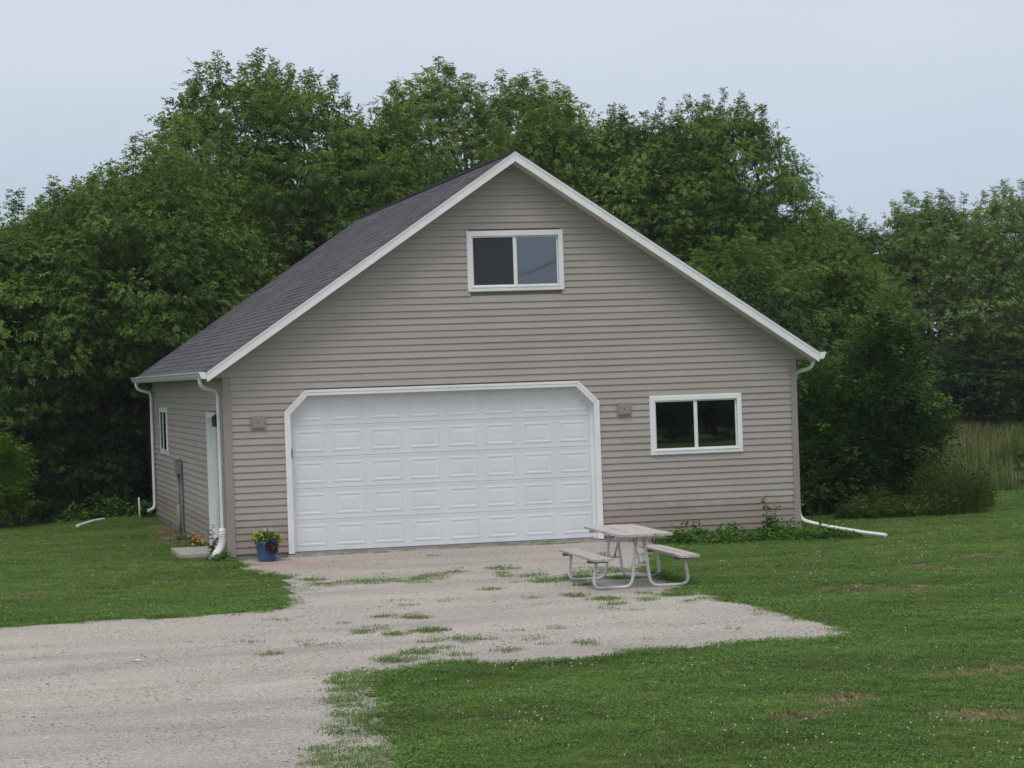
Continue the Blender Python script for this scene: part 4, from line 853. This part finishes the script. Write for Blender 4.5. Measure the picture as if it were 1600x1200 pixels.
n = 520; u = rng.uniform(-1, 1, (n, 3)); u[:, 0] *= np.sqrt(np.clip(1-u[:, 2]**2, 0, 1)); O = np.stack([.05+u[:, 0]*.085, -.19+u[:, 1]*.04+np.abs(u[:, 0])*.03, .26+u[:, 2]*.115], 1); A = nrm(np.stack([u[:, 0]*.6, -np.ones(n), -.6+0*u[:, 0]], 1)+rng.normal(0, .4, (n, 3))); k = rng.uniform(.03, .055, n); V, F = leaf_arrays(O, A, nrm(np.array([0, -1, .6])+rng.normal(0, .4, (n, 3))), k, k*.6, .3); link('trailing_leaves', np_mesh('trailing_leaves', V, F, PUR, np.repeat(rng.uniform(0, 1, n), 4)), PO)

# bare dead sapling at the left, spruce branch at the right edge
def dead_tree(x, y, h, seed, label):
    r = random.Random(seed); q = MB(); o = empty('dead_tree', (x, y, H(x, y)), 0, label=label, cat='tree'); tw = MB()
    main = [(r.uniform(-.05, .05)*i, r.uniform(-.05, .05)*i, h*i/8-.2) for i in range(9)]; q.tube(main, [.032*(1-.1*i) for i in range(9)], 6)
    for k in range(26):
        i = r.randint(2, 8); s = Vector(main[i]); a = r.uniform(0, 6.28); l_ = r.uniform(.4, 1.1); e_ = s+Vector((math.cos(a)*l_*.6, math.sin(a)*l_*.6, l_*.8)); tw.tube([s, s.lerp(e_, .5)+Vector((0, 0, -.05)), e_], [.009, .006, .003], 4)
        for j in range(4): t = s.lerp(e_, r.uniform(.4, 1)); tw.tube([t, t+Vector((r.uniform(-.3, .3), r.uniform(-.3, .3), r.uniform(.1, .4)))], [.006, .002], 3)
    link('trunk', q.mesh('trunk', DEADBARK, False), o); link('twig', tw.mesh('twig', DEADBARK, False), o)
dead_tree(-3.5, 15.2, 4.9, 6, 'thin bare dead sapling in front of the foliage at the left edge')
def spruce(x, y, h, label):
    rng = RS(9); o = empty('spruce_tree', (x, y, H(x, y)), 0, label=label, cat='tree'); q = MB(); q.tube([(0, 0, -.2), (0, 0, h)], [.07, .01], 8); link('trunk', q.mesh('trunk', BARK, False), o)
    O_, A_, L_ = [], [], []; br = MB()
    for z in np.arange(.25, h, .16):
        R0_ = (h-z)*.40+.1
        for k in range(9):
            a = rng.uniform(0, 6.28); R_ = R0_*rng.uniform(.55, 1.15); d = np.array([math.cos(a), math.sin(a), rng.uniform(-.35, .25)]); z = z+rng.uniform(-.05, .05); br.tube([(0, 0, z), tuple(np.array([0, 0, z])+d*R_)], [.012, .004], 4)
            for t in np.linspace(.15, 1, 22):
                p = np.array([0, 0, z])+d*R_*t
                for s in range(11): v = rng.normal(0, 1, 3); O_.append(p); A_.append(d*.6+v*.6); L_.append(.05)
    O_, A_, L_ = np.array(O_), nrm(np.array(A_)), np.array(L_); V, F = leaf_arrays(O_, A_, nrm(rng.normal(0, 1, A_.shape)), L_, L_*.16, 0); link('needles', np_mesh('needles', V, F, NEEDLE, np.repeat(rng.uniform(0, 1, len(O_)), 4)), o); link('branch', br.mesh('branch', BARK, False), o)
spruce(16.68, 6.0, 2.3, 'small dark spruce whose branch reaches in at the right edge')

# ------------------------------------------------------------------ scattered ground cover
def scatter(name, P, scale, rotz, src_meshes, label=None, mat=None, tilt=None):
    me = bpy.data.meshes.new(name); me.vertices.add(len(P)); me.vertices.foreach_set('co', np.ascontiguousarray(P, dtype=np.float32).ravel())
    a = me.attributes.new('scl', 'FLOAT', 'POINT'); a.data.foreach_set('value', np.ascontiguousarray(scale, dtype=np.float32))
    rv = np.zeros((len(P), 3), np.float32); rv[:, 2] = rotz
    if tilt is not None: rv[:, 0] = tilt
    a = me.attributes.new('rotv', 'FLOAT_VECTOR', 'POINT'); a.data.foreach_set('vector', rv.ravel())
    a = me.attributes.new('pick', 'INT', 'POINT'); a.data.foreach_set('value', RS(1).randint(0, len(src_meshes), len(P)).astype(np.int32))
    me.update(); o = link(name, me, kind='stuff', label=label)
    ng = bpy.data.node_groups.new(name, 'GeometryNodeTree'); ng.interface.new_socket('Geometry', in_out='INPUT', socket_type='NodeSocketGeometry'); ng.interface.new_socket('Geometry', in_out='OUTPUT', socket_type='NodeSocketGeometry')
    n_ = ng.nodes; gi = n_.new('NodeGroupInput'); go = n_.new('NodeGroupOutput'); ip = n_.new('GeometryNodeInstanceOnPoints'); g2 = n_.new('GeometryNodeGeometryToInstance')
    jn = n_.new('GeometryNodeJoinGeometry')
    for i, sm in enumerate(src_meshes):
        so = bpy.data.objects.new('source_'+name, sm); oi = n_.new('GeometryNodeObjectInfo'); oi.inputs['Object'].default_value = so; oi.inputs['As Instance'].default_value = True; ng.links.new(oi.outputs['Geometry'], jn.inputs[0])
    def na(nm, ty):
        q = n_.new('GeometryNodeInputNamedAttribute'); q.data_type = ty; q.inputs['Name'].default_value = nm; return q.outputs['Attribute']
    ng.links.new(gi.outputs[0], ip.inputs['Points']); ng.links.new(jn.outputs[0], ip.inputs['Instance']); ip.inputs['Pick Instance'].default_value = True
    ng.links.new(na('pick', 'INT'), ip.inputs['Instance Index']); e2r = n_.new('FunctionNodeEulerToRotation'); ng.links.new(na('rotv', 'FLOAT_VECTOR'), e2r.inputs[0]); ng.links.new(e2r.outputs[0], ip.inputs['Rotation']); ng.links.new(na('scl', 'FLOAT'), ip.inputs['Scale'])
    ng.links.new(ip.outputs[0], go.inputs[0]); md = o.modifiers.new('scatter', 'NODES'); md.node_group = ng; return o
def tuft(seed, n, r, h, w_, mat, bend=.6):
    rng = RS(seed); a = rng.uniform(0, 6.28, n); q = rng.uniform(0, 1, n)**.5*r; return blade_mesh('tuft', [blades(np.cos(a)*q, np.sin(a)*q, np.full(n, -.008), h*rng.uniform(.45, 1.05, n), w_*rng.uniform(.7, 1.3, n), rng, bend, 2)], mat)
tufts = [tuft(100+i, 34, .10, .052, .0065, GRASS, .9) for i in range(5)]
# clover leaves low in the turf
def clover_tuft(seed):
    rng = RS(seed); n = 36; a = rng.uniform(0, 6.28, n); q = rng.uniform(0, 1, n)**.5*.1; O = np.stack([np.cos(a)*q, np.sin(a)*q, rng.uniform(.012, .04, n)], 1); az = rng.uniform(0, 6.28, n); A = nrm(np.stack([np.cos(az), np.sin(az), rng.uniform(-.1, .4, n)], 1)); l_ = rng.uniform(.014, .024, n); V, F = leaf_arrays(O, A, nrm(UP+rng.normal(0, .3, A.shape)), l_, l_*.8, .1); return np_mesh('tuft', V, F, GRASS, np.repeat(rng.uniform(0, .7, n), 4))
tufts += [clover_tuft(120+i) for i in range(2)]
SP = [(.61, -4.4, .25, .35), (.66, -5.25, .25, .3), (1.08, -5.08, .32, .35), (1.34, -5.25, .3, .4), (1.53, -5.04, .28, .5), (1.7, -5.3, .2, .3), (2.12, -5.1, .28, .45), (2.28, -4.84, .2, .3), (1.94, -5.6, .18, .25), (2.61, -4.34, .22, .3), (3.35, -4.1, .28, .4), (3.19, -5.4, .2, .3), (3.5, -5.6, .25, .4),
      (.83, -11.85, .24, .3), (.86, -12.75, .15, .18), (.96, -13.05, .12, .18), (.6, -13.6, .14, .16), (.34, -13.82, .14, .25), (1.15, -12.9, .12, .14), (1.2, -14.1, .14, .16), (.13, -11.6, .1, .2), (.4, -12.04, .12, .2), (.67, -10.1, .12, .2), (.95, -10.33, .16, .2), (-.61, -12.5, .06, .15), (-.27, -12.71, .06, .15),
      (3.24, -8.85, .14, .25), (3.46, -9.4, .2, .3), (3.39, -10.0, .1, .2), (3.9, -9.7, .16, .22), (4.4, -9.3, .3, .3), (3.5, -6.5, .26, .35), (3.95, -6.35, .3, .35), (4.3, -5.6, .4, .4), (4.6, -5.0, .35, .4), (4.5, -6.6, .3, .3), (4.9, -5.6, .4, .5), (0, -14.4, .22, .3), (2.6, -9.6, .08, .15), (2.0, -13.9, .1, .2), (1.7, -13.2, .08, .15), (2.5, -7.3, .1, .2), (4.7, -8.9, .3, .4), (5.2, -2.6, .2, .4), (3.0, -1.3, .04, .2)]
_r = RS(88)
SP += [(float(_r.uniform(-1.2, 4.9)), float(_r.uniform(-14.2, -3.4)), float(_r.uniform(.03, .09)), float(_r.uniform(.04, .12))) for _ in range(60)]
HALF = [(-.75, -17.3, .36, 1.4), (-.95, -19.2, .45, 1.6), (-.55, -16.2, .4, .9), (-1.25, -21.3, .6, 2.0), (-.45, -15.6, .4, .6)]
def ell(x, y, lst, grow=1): 
    m_ = np.zeros(x.shape, bool)
    for (a, b, r1, r2) in lst: m_ |= ((x-a)/(r1*grow))**2+((y-b)/(r2*grow))**2 < 1
    return m_
rng = RS(21)
BR = [(8.34, -7.3, .45, .45), (6.4, -9.7, .55, .35), (7.0, -10.2, .5, .3), (2.95, -18.75, .28, .4), (2.75, -19.0, .12, .3), (4.7, -17.8, .35, .35), (4.25, -17.8, .15, .25), (-3.3, -4.9, .18, .5), (9.9, -6.1, .5, .35), (3.5, -20.2, .4, .4), (2.2, -19.6, .25, .3), (-.2, 7.0, .28, 3.2)]
def clumpnoise(x, y): return .5+.22*np.sin(x*2.1+np.sin(y*1.7)*1.3)*np.sin(y*1.3+.7)+.18*np.sin(x*5.3+y*2.2)*np.sin(y*4.1-x*1.1)+.1*np.sin(x*11.7)*np.sin(y*9.3)
spm = [None]
def lawn_points(n, x0, x1, y0, y1):
    x = rng.uniform(x0, x1, n); y = rng.uniform(y0, y1, n); ins = inside(POLYW, x, y); d = pdist(POLYW[::2], x, y)*np.where(ins, -1, 1)
    ok = d > rng.normal(-.06, .10, n); sp_ = ell(x+rng.normal(0, .035, n), y+rng.normal(0, .05, n), SP, .8) & (rng.uniform(0, 1, n) < .9); hf = ell(x, y, HALF) & (rng.uniform(0, 1, n) < .38*(.4+clumpnoise(x*1.7, y*1.3)))
    spm[0] = sp_; ok = ok | sp_ | (hf & ins); ok &= ~((x > -.0) & (x < W+.05) & (y > -.03) & (y < D)); dry = ell(x+rng.normal(0, .12, n), y+rng.normal(0, .12, n), BR)
    ok &= ~(dry & (rng.uniform(0, 1, n) < .8)); ok &= ~((x < 9.0) & (x > -2) & (y > 15)); ok &= ~((x > 3.9) & (x < 4.7) & (y < -7.2) & (y > -8.6)); ok &= ~((x > -.66) & (x < 0) & (y > 1.0) & (y < 2.9))
    vx = (x+4.14); vy = (y+37.57); ok &= (vx*.9741-vy*.2261 < .235*(vx*.226+vy*.974)+4.5) & (vx*.9741-vy*.2261 > -.235*(vx*.226+vy*.974)-6.5)
    return x[ok], y[ok], d[ok]
x1_, y1_, d1_ = lawn_points(125000, -10, 16, -24, -6); x2_, y2_, d2_ = lawn_points(88000, -14, 26, -6, 16)
x = np.concatenate([x1_, x2_]); y = np.concatenate([y1_, y2_]); dd = np.concatenate([d1_, d2_])
cl = clumpnoise(x, y); sc = (.55+.75*cl)*rng.uniform(.7, 1.25, len(x)); edge = np.clip(1-np.abs(dd)/.35, 0, 1); sc = sc*(1+.45*edge*(dd > -.1)); sc = np.where(dd < -.15, 1.15*rng.uniform(.6, 1.25, len(x)), sc)
sc *= np.where(((x < 0) & (x > -.3) & (y > .3)) | ((y > -.3) & (y < 0) & (x > 6)), .6, 1)
link_n = len(x); print('lawn tufts', link_n)
scatter('lawn_grass', np.stack([x, y, hgt(x, y)], 1), sc, rng.uniform(0, 6.28, len(x)), tufts, label='mown green lawn grass around the gravel drive')
# dry clippings
n = 60000; x = rng.uniform(-5, 12, n); y = rng.uniform(-24, 11, n); k = ell(x+rng.normal(0, .12, n), y+rng.normal(0, .12, n), BR, 1.1) & ~inside(POLYW, x, y) & ~((x > -.03) & (y > -.05)); x, y = x[k], y[k]
x3 = np.concatenate([x, rng.uniform(-4, 12, 2200)]); y3 = np.concatenate([y, rng.uniform(-23, 8, 2200)]); k = ~inside(POLYW, x3, y3) & ~((x3 > -.1) & (x3 < W) & (y3 > -.1)); x3, y3 = x3[k], y3[k]
dry = [tuft(140+i, 30, .07, .045, .006, DRY, 2.2) for i in range(3)]
scatter('grass_clippings', np.stack([x3, y3, hgt(x3, y3)+.012], 1), rng.uniform(.6, 1.2, len(x3)), rng.uniform(0, 6.28, len(x3)), dry, label='dry brown clippings lying in patches on the lawn')
# clover flowers
n = 15000; x = rng.uniform(-7, 14, n); y = rng.uniform(-24, 9, n); dens = clumpnoise(x*.55+3, y*.5)+.25*np.sin(x*.9)*np.sin(y*.8); k = (rng.uniform(0, 1, n) < np.clip((dens-.42)*2.2, .06, 1)*np.clip(1.15-(y+22)/26, .28, 1)) & ~inside(POLYW, x, y) & (pdist(POLYW[::3], x, y) > .12) & ~((x > -.05) & (x < W+.05) & (y > -1.2))
x, y = x[k], y[k]; q = MB(); q.lathe([(0, -.008), (.009, -.004), (.0105, .002), (.006, .008), (0, .010)], 6); q.tube([(0, 0, -.05), (0, 0, -.006)], .0012, 3); 
scatter('clover_flowers', np.stack([x, y, hgt(x, y)+rng.uniform(.04, .06, len(x))], 1), rng.uniform(.35, .85, len(x)), rng.uniform(0, 6, len(x)), [q.mesh('clover', CLOV, False)], label='tiny white clover blossoms dotted over the lawn')
# gravel chips
def chip(seed):
    r = random.Random(seed); q = MB(); vs = []
    for z, rr in ((-.3, .6), (.15, 1.0), (.55, .55)):
        for k in range(5): a = 2*math.pi*k/5+r.uniform(-.3, .3); f = rr*r.uniform(.75, 1.2); vs.append((math.cos(a)*f*.012, math.sin(a)*f*.009, z*.0055))
    fs = [(0, 4, 3, 2, 1), (10, 11, 12, 13, 14)]+[(i*5+k, i*5+(k+1) % 5, i*5+5+(k+1) % 5, i*5+5+k) for i in range(2) for k in range(5)]; q.add(vs, fs); return q.mesh('chip', CHIP)
n = 175000; x = rng.uniform(-14, 7.2, n); y = rng.uniform(-24.5, 0, n); y = np.where(rng.uniform(0, 1, n) < .3, rng.uniform(-24.5, -12, n), y); k = inside(POLYW, x, y); vx = (x+4.14); vy = (y+37.57); la = vx*.9741-vy*.2261; de = vx*.226+vy*.974; k &= (np.abs(la) < .235*de+3.5) & (rng.uniform(0, 1, n) < .35+.9*clumpnoise(x*.6, y*1.1)); x, y = x[k], y[k]
scatter('gravel', np.stack([x, y, hgt(x, y)+.010], 1), rng.lognormal(-.62, .45, len(x)), rng.uniform(0, 6.28, len(x)), [chip(i) for i in range(5)], label='pale crushed gravel covering the driveway')
n = 1500; x = rng.uniform(-4, 12, n); y = rng.uniform(-24, 0, n); 
# utility line behind the camera (seen reflected in the gable window)
UL = empty('utility_line', (0, 0, 0), label='overhead wire between two wooden utility poles behind the camera', cat='utility line')
A_, B_ = Vector((17.7, -45, 7.15)), Vector((31.2, -115, 9.0))
for p in (A_, B_):
    q = MB(); q.tube([(p.x, p.y, -1), (p.x, p.y, p.z+.4)], [.16, .11], 8); q.build('utility_pole', POLEM, UL, fix=False)
q = MB(); q.tube([A_.lerp(B_, i/20)-Vector((0, 0, 1.0*i/20*(1-i/20))) for i in range(21)], .028, 5); q.build('wire', WIREM, UL, fix=False)
print('tris', sum(len(o.data.polygons) for o in scene.objects if o.type == 'MESH'))
